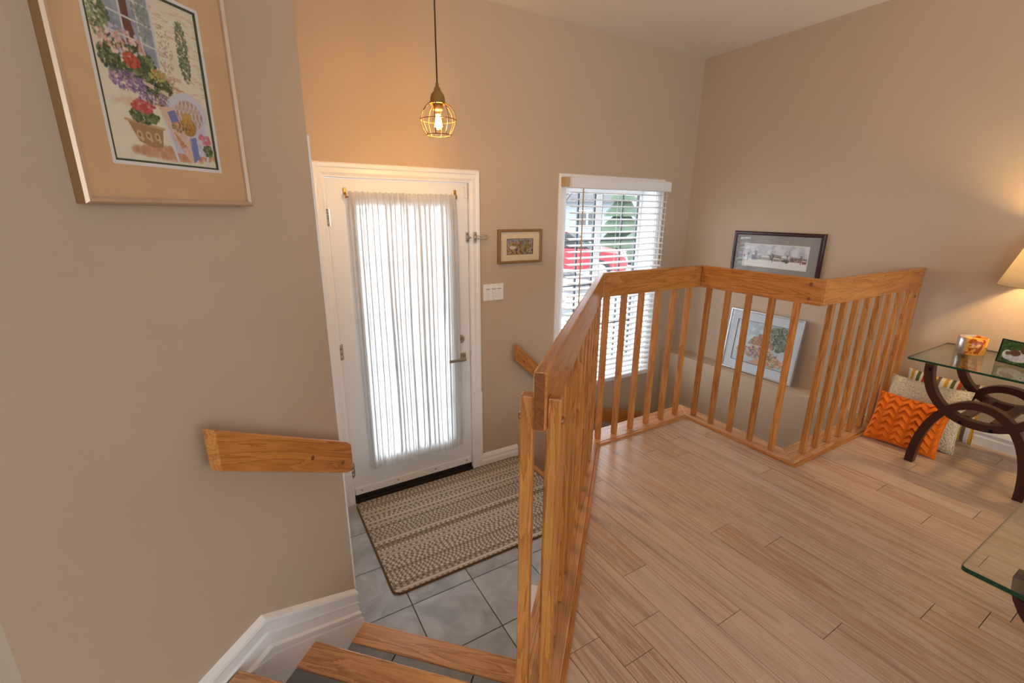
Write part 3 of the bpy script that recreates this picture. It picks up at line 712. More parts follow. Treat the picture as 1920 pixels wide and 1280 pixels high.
# ------------------------------------------------------------------ outdoors beyond the glass
def outdoors():
    g = struct(box('ground', None, -30, 60, 0.25, 70, -1.0, -0.80, SNOW), 'grey driveway with patches of snow outside')
    # red car in the drive
    c = thing('car', 'red car parked outside, seen through the window blind', 'car', (9.3, 9.6, -0.8))
    M = Matrix.Translation((9.3, 9.6, -0.8)) @ Matrix.Rotation(math.radians(-44), 4, 'Z')
    body = [(-2.15, 0.35), (-2.2, 0.7), (-2.05, 0.92), (-1.2, 1.0), (1.2, 0.98), (2.0, 0.85), (2.18, 0.62), (2.12, 0.32)]
    prism('body', c, body, -0.86, 0.86, RED, M, 0.04, axis='y')
    prism('cabin', c, [(-1.55, 0.98), (-1.05, 1.44), (0.35, 1.46), (1.05, 0.97)], -0.74, 0.74, CARG, M, 0.04, axis='y')
    prism('roof', c, [(-1.1, 1.43), (-1.0, 1.48), (0.3, 1.50), (0.4, 1.45)], -0.70, 0.70, RED, M, 0.02, axis='y')
    for x in (-1.35, 1.35):
        for y in (-0.82, 0.82):
            Mw = M @ Matrix.Translation((x, y, 0.33)) @ Matrix.Rotation(math.pi/2, 4, 'X')
            wv = lathe('wheel', c, [(0, -0.1), (0.2, -0.1), (0.31, -0.1), (0.33, -0.06), (0.33, 0.06), (0.31, 0.1), (0.2, 0.1), (0, 0.1)], RUBB, Mw, 20, False)
            lathe('hubcap', wv, [(0, 0.115), (0.17, 0.11), (0.2, 0.10), (0.2, -0.10), (0.17, -0.11), (0, -0.115)], HUB, Mw, 16, False)
    for y in (-0.6, 0.6): prism('headlamp', c, [(2.08, 0.66), (2.17, 0.66), (2.1, 0.8), (2.02, 0.82)], y-0.16, y+0.16, HUB, M, axis='y')
    # house over the road
    h = thing('neighbour_house', 'grey neighbouring house faintly seen through the blind', 'house', (24, 31, -0.8))
    Mh = Matrix.Translation((24, 31, -0.8)) @ Matrix.Rotation(math.radians(-48), 4, 'Z')
    prism('wall', h, [(-6, 0), (6, 0), (6, 3.0), (-6, 3.0)], -4, 4, SIDING, Mh, axis='y')
    prism('roof', h, [(-4.6, 2.9), (4.6, 2.9), (0, 5.6)], -6.4, 6.4, ROOF, Mh, axis='x')
    for x in (-3.8, 0.0, 3.8):
        wn = prism('window', h, [(x-0.8, 1.0), (x+0.8, 1.0), (x+0.8, 2.3), (x-0.8, 2.3)], -4.06, -3.98, WHITE, Mh, axis='y')
        for s in (-1, 1): prism('pane', wn, [(x+s*0.39-0.32, 1.1), (x+s*0.39+0.32, 1.1), (x+s*0.39+0.32, 2.2), (x+s*0.39-0.32, 2.2)], -4.09, -4.05, DGLASS, Mh, axis='y')
    rng = random.Random(11)
    for k, (x, y, hgt, ever, lab) in enumerate(((20.5, 18.5, 6.0, True, 'second evergreen tree outside, farther off beside the house'), (15.5, 11.0, 5.5, True, 'evergreen tree outside, nearer the right of the window'), (12.5, 15.5, 6.2, False, 'bare branching tree outside, left behind the blind'), (19.5, 15.0, 6.5, False, 'bare tree outside, in front of the far house'))):
        t = thing('tree', lab, 'tree', (x, y, -0.8), 'trees outside the window')
        tube('trunk', t, [(x, y, -0.8), (x+0.05, y, 0.8), (x-0.05, y+0.05, hgt*0.75)], 0.12, BARK, seg=7)
        if ever:
            for q in range(5):
                z = 0.2+q*0.9; r = 1.7*(1-q/6)
                pr = [(0, z+1.3)]+[(r*(0.25+0.75*j/4)*(1+0.08*((j+q) % 2)), z+1.0-1.1*j/4) for j in range(5)]+[(0, z+0.15)]
                lathe('branches', t, pr, LEAF, Matrix.Translation((x, y, -0.8)), 13, False)
        else:
            bm = bmesh.new()
            def grow(p, d, L, r, n):
                q = p+d*L; add_tube(bm, [p, (p+q)/2+Vector((rng.uniform(-.05, .05), rng.uniform(-.05, .05), 0)), q], r, 5)
                if n == 0: return
                for _ in range(3): grow(q, (d+Vector((rng.uniform(-.8, .8), rng.uniform(-.8, .8), rng.uniform(-.1, .6)))).normalized(), L*0.72, r*0.6, n-1)
            for a in range(4): grow(Vector((x, y, 0.9+a*0.7)), Vector((math.cos(a*1.9), math.sin(a*1.9), 0.7)).normalized(), 0.9, 0.05, 3)
            link('branches', mesh_from(bm, 'branches', BARK), t)
outdoors()

# ------------------------------------------------------------------ oak railing
RT, RB, RTH = 0.9636, 0.836, 0.028
def railing():
    o = thing('oak_railing', 'oak balcony railing with square balusters around the stairwell', 'railing', (1.6, -1.06, 0))
    kf = lambda q: 2.6165+(q+1.68)*0.0115; k1 = 2.6165; yc = -1.0526; xc = 2.378; yd = -1.735      # centre lines of the four runs
    zc, hh = (RT+RB)/2, RT-RB
    c12 = (kf(0.5)+yc, yc); c23 = (xc, yc); c34 = (xc, yd); end1 = sk(-1.682, k1); end4 = (XR-0.001, yd)
    h = RTH/2
    # mitred rails: outlines in plan, extruded, grain along each
    def rail(p0, p1, m0, m1):
        """p0,p1 centre points; m0,m1 mitre offsets along the run for the +side"""
        p0, p1 = Vector(p0), Vector(p1); d = (p1-p0); L = d.length
        pts = [(0-m0*h, -h), (L-m1*h, -h), (L+m1*h, h), (0+m0*h, h)]
        M = frame_at((p0.x, p0.y, zc), (d.x, d.y, 0))
        prism('handrail', o, pts, -hh/2, hh/2, OAK, M, 0.0055)
    t = math.tan(math.radians(22.5))
    rail(end1, c12, 0, t*1.0)         # 45 -> along X, turning right
    rail(c12, c23, -t, 1.0)
    rail(c23, c34, -1.0, -1.0)
    rail(c34, end4, 1.0, 0)
    # cap on the first rail's end, its shade painted as darker oak
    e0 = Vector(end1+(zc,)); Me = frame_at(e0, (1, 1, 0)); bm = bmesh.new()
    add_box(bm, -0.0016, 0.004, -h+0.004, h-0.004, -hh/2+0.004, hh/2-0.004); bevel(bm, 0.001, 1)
    link('rail_end_shade', mesh_from(bm, 'rail_end_shade', OAKD), o, Me)
    # balusters
    B = 0.0275
    def bal(x, y, rot, top=RB+0.004, bot=0.016, name='baluster', size=B):
        L = top-bot; key = ('bal', round(L, 4), size)
        if key not in _cache:
            bm = bmesh.new(); add_box(bm, -L/2, L/2, -size/2, size/2, -size/2, size/2); bevel(bm, 0.003); _cache[key] = mesh_from(bm, name, OAK)
        M = Matrix.Translation((x, y, (top+bot)/2)) @ Matrix.Rotation(rot, 4, 'Z') @ Matrix.Rotation(-math.pi/2, 4, 'Y')
        return link(name, _cache[key], o, M)
    n = 11
    for i in range(n): q = -1.455+(0.39+1.455)*i/(n-1); bal(*sk(q, kf(q)), math.pi/4)
    for x in (1.635, 1.760, 1.890, 2.022, 2.151, 2.283): bal(x, yc, 0)
    for y in (-1.122, -1.248, -1.374, -1.503, -1.630): bal(xc, y, 0)
    for i in range(9): bal(2.492+0.1275*i-(0.022 if i == 8 else 0), yd, 0)
    
    # twin end posts clasping the rail, running down past the floor edge
    for kk in (k1-(RTH+B)/2*R2*1.02, k1+(RTH+B)/2*R2*1.02):
        p = bal(*sk(-1.645, kk), math.pi/4, 0.905, -0.30 if kk < k1 else 0.016, 'post', B)
    # wooden plugs
    for (x, y, z), nn in (((xc-h, yd+0.050, 0.935), (-1, 0, 0)), ((xc-h, yd+0.050, 0.865), (-1, 0, 0))):
        disc('plug', o, (x, y, z), nn, 0.009, 0.004, OAKD)
    px, py = sk(-1.645, k1+(RTH+B)/2*R2*1.02+B/2*R2); disc('plug', o, (px, py, 0.855), (1, -1, 0), 0.009, 0.005, OAKD)
    px, py = sk(-1.645, k1-(RTH+B)/2*R2*1.02-B/2*R2); disc('plug', o, (px, py, 0.855), (-1, 1, 0), 0.009, 0.005, OAKD)
    disc('plug', o, (XR-0.0665+0.0, yd-B/2, 0.795), (0, -1, 0), 0.007, 0.003, OAKD)
    # shoe boards on the floor edge, with a thin quarter-round towards the planks
    def shoe(p0, p1, q1, q0, name='shoe_board', z0=0.0, z1=0.014, mat=OAKT):
        P = [Vector(v) for v in (p0, p1, q1, q0)]; d = P[1]-P[0]; M = frame_at((P[0].x, P[0].y, 0), (d.x, d.y, 0)); Mi = M.inverted()
        loc = [(Mi @ Vector((v.x, v.y, 0))).to_2d() for v in P]
        prism(name, o, [(v.x, v.y) for v in loc], z0, z1, mat, M, 0.0025)
    ii = [sk(-1.715, 2.692), (1.598, -1.0937), (2.338, -1.0937), (2.338, -1.776), (XR-0.002, -1.776)]
    oo = [sk(-1.715, 2.515), (1.550, -0.965), (2.450, -0.965), (2.450, -1.655), (XR-0.002, -1.655)]
    for i in range(4): shoe(ii[i], ii[i+1], oo[i+1], oo[i])
    jj = [sk(-1.715, 2.714), (1.6045, -1.1095), (2.324, -1.1095), (2.324, -1.792), (XR-0.002, -1.792)]
    for i in range(4): shoe(jj[i], jj[i+1], ii[i+1], ii[i], 'quarter_round', 0.0, 0.011, OAK)
railing()

# ------------------------------------------------------------------ wall handrails
def wall_rail(name, label, pts, back, nrm, thick, plugs, mat=OAK, standoff=0.045):
    """pts: outline of the board face in world (drawn at its wall-side face); nrm: direction away from the wall"""
    o = thing(name, label, 'handrail', pts[0], 'oak handrail boards on the walls')
    N3 = Vector(nrm).normalized(); P = [Vector(p)+N3*standoff for p in pts]
    d = (P[1]-P[0]).normalized(); M = frame_at(P[0], d, N3.cross(d) if False else (0, 0, 1))
    X = d; Zv = N3; Y = Zv.cross(X); M = Matrix((X, Y, Zv)).transposed().to_4x4(); M.translation = P[0]; Mi = M.inverted()
    loc = [Mi @ p for p in P]
    prism('board', o, [(v.x, v.y) for v in loc], 0, thick, mat, M, 0.004)
    for c in plugs:
        c = Vector(c); disc('plug', o, c+N3*(standoff+thick), N3, 0.008, 0.002, OAKD)
        cb = c+N3*(standoff/2); tube('spacer', o, [c+N3*0.001, c+N3*(standoff+0.004)], 0.016, mat, seg=10)
    return o
def handrails():
    n = (1, -1, 0)
    def W(s, z): return Vector(sk(s, KW)+(z,))
    wall_rail('handrail_board', 'short oak handrail board below the large garden picture',
              [W(-1.728, 0.752), W(-1.020, 0.461), W(-0.992, 0.440), W(-0.992, 0.352), W(-1.010, 0.338), W(-1.050, 0.347), W(-1.728, 0.640)], 0, n, 0.036,
              [W(-1.28, 0.500), W(-1.075, 0.400)])
    D = lambda x, z: Vector((x, 0, z))
    wall_rail('handrail_board', 'oak handrail board slanting down from the landing under the window',
              [D(1.682, 0.322), D(2.10, -0.080), D(2.10, -0.210), D(1.674, 0.192)], 0, (0, -1, 0), 0.036, [D(1.745, 0.180), D(2.04, -0.10)])
    wall_rail('handrail_board', 'lower oak handrail board seen behind the balusters',
              [D(2.40, -0.345), D(3.06, -0.535), D(3.06, -0.660), D(2.40, -0.470)], 0, (0, -1, 0), 0.036, [D(2.47, -0.42), D(2.99, -0.58)])
handrails()

# ------------------------------------------------------------------ pictures (painted into vertex colours of a fine grid)
class Canvas:
    def __init__(s, W, H, col, seed=1):
        s.W, s.H = W, H; s.a = np.zeros((H, W, 3)); s.a[:] = lin(col); s.r = np.random.RandomState(seed)
        s.X, s.Y = np.meshgrid((np.arange(W)+.5)/W, (np.arange(H)+.5)/H); s.asp = H/W
    def blend(s, m, col, al=1.0):
        m = np.clip(m, 0, 1)[..., None]*al; s.a = s.a*(1-m)+np.array(lin(col))*m
    def rect(s, x0, y0, x1, y1, col, al=1.0): s.blend(((s.X >= x0) & (s.X < x1) & (s.Y >= y0) & (s.Y < y1))*1.0, col, al)
    def poly(s, pts, col, al=1.0):
        ins = np.zeros_like(s.X, bool); n = len(pts)
        for i in range(n):
            (xa, ya), (xb, yb) = pts[i], pts[(i+1) % n]
            if ya == yb: continue
            c = ((s.Y >= min(ya, yb)) & (s.Y < max(ya, yb))); xx = xa+(s.Y-ya)*(xb-xa)/(yb-ya); ins ^= (c & (s.X < xx))
        s.blend(ins*1.0, col, al)
    def ell(s, cx, cy, rx, ry, col, al=1.0, soft=0.15):
        i0, i1 = max(0, int((cx-rx*1.4)*s.W)), min(s.W, int((cx+rx*1.4)*s.W)+2); j0, j1 = max(0, int((cy-ry*1.4)*s.H)), min(s.H, int((cy+ry*1.4)*s.H)+2)
        if i1 <= i0 or j1 <= j0: return
        d = np.sqrt(((s.X[j0:j1, i0:i1]-cx)/rx)**2+((s.Y[j0:j1, i0:i1]-cy)/ry)**2)
        m = np.clip((1-d)/soft+0.5, 0, 1)[..., None]*al; s.a[j0:j1, i0:i1] = s.a[j0:j1, i0:i1]*(1-m)+np.array(lin(col))*m
    def line(s, p, q, wd, col, al=1.0):
        (xa, ya), (xb, yb) = p, q; dx, dy = xb-xa, (yb-ya)*s.asp; L2 = dx*dx+dy*dy
        t = np.clip(((s.X-xa)*dx+(s.Y-ya)*s.asp*dy)/L2, 0, 1)
        d = np.hypot(s.X-xa-t*dx, (s.Y-ya)*s.asp-t*dy); s.blend((wd-d)/(0.4/s.W)+0.5 if wd*s.W < 1 else (wd-d)*s.W+0.5, col, al)
    def dabs(s, cx, cy, rx, ry, n, size, cols, al=0.9):
        for _ in range(n):
            a = s.r.uniform(0, 6.28); q = math.sqrt(s.r.uniform()); z = size*s.r.uniform(0.6, 1.4)
            s.ell(cx+rx*q*math.cos(a), cy+ry*q*math.sin(a), z, z/s.asp*s.r.uniform(0.7, 1.3), cols[s.r.randint(len(cols))], al, 0.5)
def print_plane(name, parent, cv, M, w, h, mat=None):
    """flat print w x h in the local XY plane (X right, Y up), centre at the origin, facing +Z"""
    me = bpy.data.meshes.new(name); W, H = cv.W, cv.H
    xs = np.linspace(-w/2, w/2, W); ys = np.linspace(h/2, -h/2, H); XX, YY = np.meshgrid(xs, ys)
    v = np.stack([XX.ravel(), YY.ravel(), np.zeros(W*H)], 1)
    i = np.arange(W*H).reshape(H, W); f = np.stack([i[1:, :-1].ravel(), i[1:, 1:].ravel(), i[:-1, 1:].ravel(), i[:-1, :-1].ravel()], 1)
    me.from_pydata(v.tolist(), [], f.tolist())
    at = me.color_attributes.new('ink', 'FLOAT_COLOR', 'POINT')
    at.data.foreach_set('color', np.concatenate([cv.a.reshape(-1, 3), np.ones((W*H, 1))], 1).ravel().astype(np.float32))
    me.materials.append(mat or PRINT); return link(name, me, parent, M)
def rect_ring(name, parent, M, W, H, wd, z0, z1, mat, bev=0.0, mats=None):
    """mitred rectangular frame: outer W x H, bar width wd"""
    bm = bmesh.new(); o = [(-W/2, -H/2), (W/2, -H/2), (W/2, H/2), (-W/2, H/2)]; i = [(-W/2+wd, -H/2+wd), (W/2-wd, -H/2+wd), (W/2-wd, H/2-wd), (-W/2+wd, H/2-wd)]
    v = {}
    for nm, q, z in (('o0', o, z0), ('o1', o, z1-bev), ('i1', i, z1-bev), ('i0', i, z0)): v[nm] = [bm.verts.new((a, b, z)) for a, b in q]
    if bev:
        b = min(bev*1.2, wd*0.3)
        oc = [(-W/2+b, -H/2+b), (W/2-b, -H/2+b), (W/2-b, H/2-b), (-W/2+b, H/2-b)]; w2 = wd-b
        ic = [(-W/2+w2, -H/2+w2), (W/2-w2, -H/2+w2), (W/2-w2, H/2-w2), (-W/2+w2, H/2-w2)]
        v['oc'] = [bm.verts.new((a, c, z1)) for a, c in oc]; v['ic'] = [bm.verts.new((a, c, z1)) for a, c in ic]
        seq = ['o0', 'o1', 'oc', 'ic', 'i1', 'i0']
    else: seq = ['o0', 'o1', 'i1', 'i0']
    for n, (A, B) in enumerate(zip(seq, seq[1:]+seq[:1])):
        for k in range(4):
            f = bm.faces.new((v[A][k], v[A][(k+1) % 4], v[B][(k+1) % 4], v[B][k])); f.material_index = 1 if (mats and n == 0) else 0
    bmesh.ops.recalc_face_normals(bm, faces=bm.faces)
    return link(name, mesh_from(bm, name, mats or mat), parent, M)
def flat(name, parent, M, x0, x1, y0, y1, z0, z1, mat):
    bm = bmesh.new(); add_box(bm, x0, x1, y0, y1, z0, z1); return link(name, mesh_from(bm, name, mat), parent, M)
def wall_M(c, right, up=(0, 0, 1)):
    X = Vector(right).normalized(); Y = Vector(up).normalized(); Zv = X.cross(Y)
    M = Matrix((X, Y, Zv)).transposed().to_4x4(); M.translation = Vector(c); return M

def garden_picture():
    kk = KW; sL, sR = -1.897, -1.334; zB, zT = 1.266, 1.775
    cx = sk((sL+sR)/2, kk); W = (sR-sL)/R2; H = zT-zB
    M = wall_M((cx[0], cx[1], (zB+zT)/2), (1, 1, 0))
    o = thing('framed_picture', 'large framed print of a wicker chair and flowering window box', 'picture', None, M=M)
    rect_ring('frame', o, M, W, H, 0.0135, 0.0, 0.030, None, 0.006, [FGOLD, FGOLDS])
    flat('backing', o, M, -W/2+0.006, W/2-0.006, -H/2+0.006, H/2-0.006, 0.001, 0.010, FGOLDS)
    mx0 = (-1.798-(sL+sR)/2)/R2; mx1 = (-1.440-(sL+sR)/2)/R2; my0 = 1.343-(zB+zT)/2; my1 = 1.690-(zB+zT)/2
    pc = ((mx0+mx1)/2, (my0+my1)/2); pw, phh = mx1-mx0, my1-my0
    # suede mat with a window cut in it
    bm = bmesh.new(); a, b = W/2-0.010, H/2-0.010
    for q in ((-a, mx0, -b, b), (mx1, a, -b, b), (mx0, mx1, -b, my0), (mx0, mx1, my1, b)): add_box(bm, q[0], q[1], q[2], q[3], 0.010, 0.0165)
    link('mat', mesh_from(bm, 'mat', MATT), o, M)
    Mp = M @ Matrix.Translation((pc[0], pc[1], 0))
    rect_ring('white_bevel', o, Mp, pw, phh, 0.007, 0.010, 0.0155, WHITEC); rect_ring('green_line', o, Mp, pw-0.014, phh-0.014, 0.004, 0.010, 0.0145, LINEG)
    c = Canvas(190, 258, (234, 224, 198), 4)
    G = [(84, 98, 60), (110, 124, 78), (60, 72, 48), (134, 146, 102), (72, 84, 58)]
    c.dabs(0.5, 0.35, 0.6, 0.5, 160, 0.07, [(236, 226, 200), (228, 212, 182), (238, 222, 196)], 0.35)
    for k in range(190):                                  # faded brickwork
        x, y = c.r.uniform(0.46, 0.96), c.r.uniform(0.04, 0.62); q = 0.25+0.3*c.r.uniform()
        if abs(x-0.72)+abs(y-0.36) > 0.16: c.rect(x, y, x+0.055, y+0.009, [(212, 164, 122), (204, 150, 110), (220, 180, 140)][k % 3], q)
    for k in range(90): x, y = c.r.uniform(0.44, 0.72), c.r.uniform(0.44, 0.64); c.rect(x, y, x+0.05, y+0.010, [(198, 126, 86), (206, 142, 100)][k % 2], 0.55)
    c.poly([(0.12, -0.02), (0.54, -0.02), (0.56, 0.42), (0.16, 0.36)], (176, 176, 182)); c.poly([(0.14, -0.02), (0.52, -0.02), (0.54, 0.40), (0.18, 0.35)], (150, 154, 166))
    c.dabs(0.34, 0.16, 0.20, 0.2, 120, 0.03, [(140, 146, 160), (168, 172, 184), (128, 132, 146), (180, 182, 190)], 0.5)
    c.poly([(0.29, 0.0), (0.36, 0.0), (0.35, 0.16), (0.40, 0.34), (0.29, 0.32)], (112, 62, 46))
    for x in (0.13, 0.27, 0.41, 0.54): c.line((x, -0.02), (x+0.02, 0.40), 0.008, (218, 214, 208))
    for y in (0.07, 0.18, 0.29): c.line((0.13, y-0.01), (0.55, y+0.02), 0.007, (218, 214, 208))
    c.dabs(0.46, 0.12, 0.07, 0.16, 150, 0.009, [(140, 148, 120), (120, 130, 100), (160, 166, 140)], 0.8)
    c.dabs(0.10, 0.24, 0.09, 0.10, 150, 0.012, G+[(150, 160, 112)], 0.85)
    c.dabs(0.28, 0.43, 0.24, 0.11, 620, 0.013, G+[(44, 54, 38)], 0.9)
    c.dabs(0.47, 0.53, 0.17, 0.08, 300, 0.012, G+[(64, 50, 38), (50, 42, 32)], 0.9)
    c.dabs(0.24, 0.33, 0.20, 0.08, 110, 0.012, [(228, 184, 168), (238, 212, 198), (216, 158, 146), (196, 190, 204)])
    c.dabs(0.30, 0.42, 0.07, 0.04, 90, 0.010, [(190, 62, 44), (206, 92, 64), (170, 50, 40)])
    c.dabs(0.52, 0.46, 0.08, 0.035, 70, 0.010, [(190, 186, 104), (166, 168, 90), (206, 112, 80)])
    c.dabs(0.25, 0.54, 0.17, 0.055, 170, 0.010, [(130, 106, 152), (156, 128, 170), (104, 86, 126), (190, 150, 160)])
    c.dabs(0.46, 0.62, 0.16, 0.045, 150, 0.010, [(130, 106, 152), (162, 134, 164), (214, 196, 190), (96, 92, 66)])
    c.poly([(0.36, 0.515), (0.47, 0.53), (0.46, 0.555), (0.38, 0.535)], (226, 204, 172), 0.9); c.poly([(0.52, 0.545), (0.60, 0.55), (0.59, 0.58), (0.53, 0.565)], (226, 204, 172), 0.9)
    c.dabs(0.82, 0.27, 0.06, 0.19, 330, 0.009, [(104, 112, 84), (134, 140, 110), (80, 90, 68), (150, 152, 124)]); c.dabs(0.64, 0.34, 0.07, 0.2, 130, 0.007, [(156, 146, 108), (174, 156, 120)], 0.7)
    c.dabs(0.22, 0.66, 0.14, 0.02, 40, 0.02, [(222, 190, 150), (226, 200, 164)], 0.5)
    c.dabs(0.58, 0.93, 0.42, 0.035, 220, 0.022, [(206, 146, 108), (214, 162, 124), (192, 128, 96)], 0.5)
    c.poly([(0.16, 0.76), (0.48, 0.78), (0.45, 0.90), (0.36, 0.91), (0.24, 0.88)], (172, 130, 90)); c.line((0.15, 0.762), (0.49, 0.785), 0.010, (200, 164, 120))
    for x in (0.25, 0.33, 0.41): c.ell(x, 0.84, 0.026, 0.024, (218, 192, 152), 0.8); c.ell(x, 0.84, 0.013, 0.013, (150, 108, 70)); c.ell(x+0.02, 0.865, 0.014, 0.012, (214, 188, 146), 0.8)
    c.dabs(0.33, 0.725, 0.13, 0.045, 260, 0.011, G); c.dabs(0.33, 0.67, 0.11, 0.035, 90, 0.011, [(196, 72, 80), (214, 104, 102), (180, 60, 66)])
    # wicker armchair with quilt and basket
    c.ell(0.77, 0.655, 0.20, 0.125, (210, 208, 216)); c.ell(0.775, 0.668, 0.15, 0.092, (192, 150, 116))
    for k in range(8): x = 0.63+0.042*k; c.line((x, 0.585), (x+0.015, 0.75), 0.0045, (216, 212, 216)); c.line((x+0.05, 0.585), (x-0.04, 0.75), 0.0035, (216, 212, 216), 0.8); c.line((x-0.04, 0.585), (x+0.05, 0.75), 0.0035, (216, 212, 216), 0.8)
    c.poly([(0.52, 0.74), (0.95, 0.74), (0.93, 0.93), (0.56, 0.92)], (204, 202, 210)); c.dabs(0.75, 0.85, 0.18, 0.08, 240, 0.008, [(216, 214, 222), (184, 184, 196), (226, 224, 230)], 0.7)
    c.line((0.50, 0.70), (0.58, 0.97), 0.012, (220, 218, 224)); c.line((0.945, 0.72), (0.90, 0.98), 0.012, (220, 218, 224)); c.line((0.50, 0.70), (0.60, 0.64), 0.012, (216, 214, 222))
    c.poly([(0.47, 0.65), (0.62, 0.635), (0.66, 0.74), (0.80, 0.88), (0.78, 0.975), (0.71, 0.97), (0.58, 0.84)], (226, 190, 166)); c.poly([(0.55, 0.67), (0.63, 0.65), (0.66, 0.72), (0.58, 0.74)], (116, 130, 176)); c.poly([(0.74, 0.82), (0.81, 0.80), (0.82, 0.94), (0.75, 0.975)], (116, 134, 184)); c.poly([(0.58, 0.78), (0.70, 0.87), (0.64, 0.89)], (200, 134, 92))
    c.dabs(0.66, 0.82, 0.10, 0.10, 120, 0.008, [(236, 214, 196), (214, 170, 146), (180, 176, 196)], 0.5)
    c.ell(0.75, 0.74, 0.080, 0.062, (176, 122, 50)); c.ell(0.75, 0.70, 0.055, 0.05, (204, 160, 86)); c.dabs(0.75, 0.74, 0.07, 0.05, 130, 0.006, [(150, 98, 36), (206, 160, 80), (190, 140, 64)], 0.8); c.dabs(0.65, 0.755, 0.07, 0.03, 90, 0.010, [(224, 170, 132), (118, 130, 84), (96, 106, 68), (222, 150, 110)])
    c.dabs(0.93, 0.88, 0.05, 0.04, 110, 0.010, G); c.dabs(0.91, 0.81, 0.06, 0.035, 60, 0.011, [(206, 112, 122), (222, 150, 150)])
    print_plane('print', o, c, Mp @ Matrix.Translation((0, 0, 0.0115)), pw-0.02, phh-0.02)
    flat('glass', o, M, -W/2+0.013, W/2-0.013, -H/2+0.013, H/2-0.013, 0.0205, 0.0225, PICG)
garden_picture()

def small_picture():
    M = wall_M((1.738, 0, 1.0255), (1, 0, 0)); W, H = 0.362, 0.236
    o = thing('framed_picture', 'small gold-framed bird and flower print above the light switch', 'picture', None, M=M)
    rect_ring('frame', o, M, W, H, 0.017, 0.0, 0.028, FWOOD, 0.004); flat('backing', o, M, -W/2+.005, W/2-.005, -H/2+.005, H/2-.005, 0.001, 0.008, FWOOD)
    pw, ph = 0.222, 0.112; bm = bmesh.new(); a, b = W/2-.014, H/2-.014; oy = -0.002
    for q in ((-a, -pw/2, -b, b), (pw/2, a, -b, b), (-pw/2, pw/2, -b, oy-ph/2), (-pw/2, pw/2, oy+ph/2, b)): add_box(bm, q[0], q[1], q[2], q[3], 0.008, 0.0125)
    link('mat', mesh_from(bm, 'mat', MATC), o, M)
    c = Canvas(90, 46, (150, 150, 156), 9)
    c.dabs(0.5, 0.2, 0.5, 0.2, 60, 0.03, [(168, 168, 172), (140, 140, 150), (110, 112, 128)])
    c.dabs(0.5, 0.75, 0.5, 0.3, 120, 0.032, [(176, 132, 56), (150, 104, 44), (120, 80, 36), (92, 92, 72), (188, 150, 90), (70, 60, 48)])
    c.dabs(0.6, 0.4, 0.35, 0.3, 50, 0.03, [(130, 84, 36), (104, 112, 84), (168, 124, 60)])
    c.ell(0.27, 0.42, 0.16, 0.20, (176, 140, 98)); c.ell(0.13, 0.27, 0.06, 0.11, (168, 138, 104)); c.ell(0.24, 0.55, 0.12, 0.10, (214, 200, 180)); c.ell(0.11, 0.25, 0.012, 0.025, (20, 16, 14)); c.poly([(0.40, 0.40), (0.60, 0.30), (0.42, 0.52)], (120, 92, 62)); c.ell(0.3, 0.38, 0.10, 0.09, (128, 92, 56), 0.8)
    for k in range(5): c.line((0.62+0.03*k, 0.9), (0.60+0.05*k, 0.1), 0.008, (96, 120, 92))
    print_plane('print', o, c, M @ Matrix.Translation((0, oy, 0.0085)), pw, ph)
    rect_ring('inner_line', o, M @ Matrix.Translation((0, oy, 0)), pw, ph, 0.003, 0.0085, 0.0115, FDARK)
    flat('glass', o, M, -W/2+.016, W/2-.016, -H/2+.016, H/2-.016, 0.016, 0.018, PICG)
small_picture()

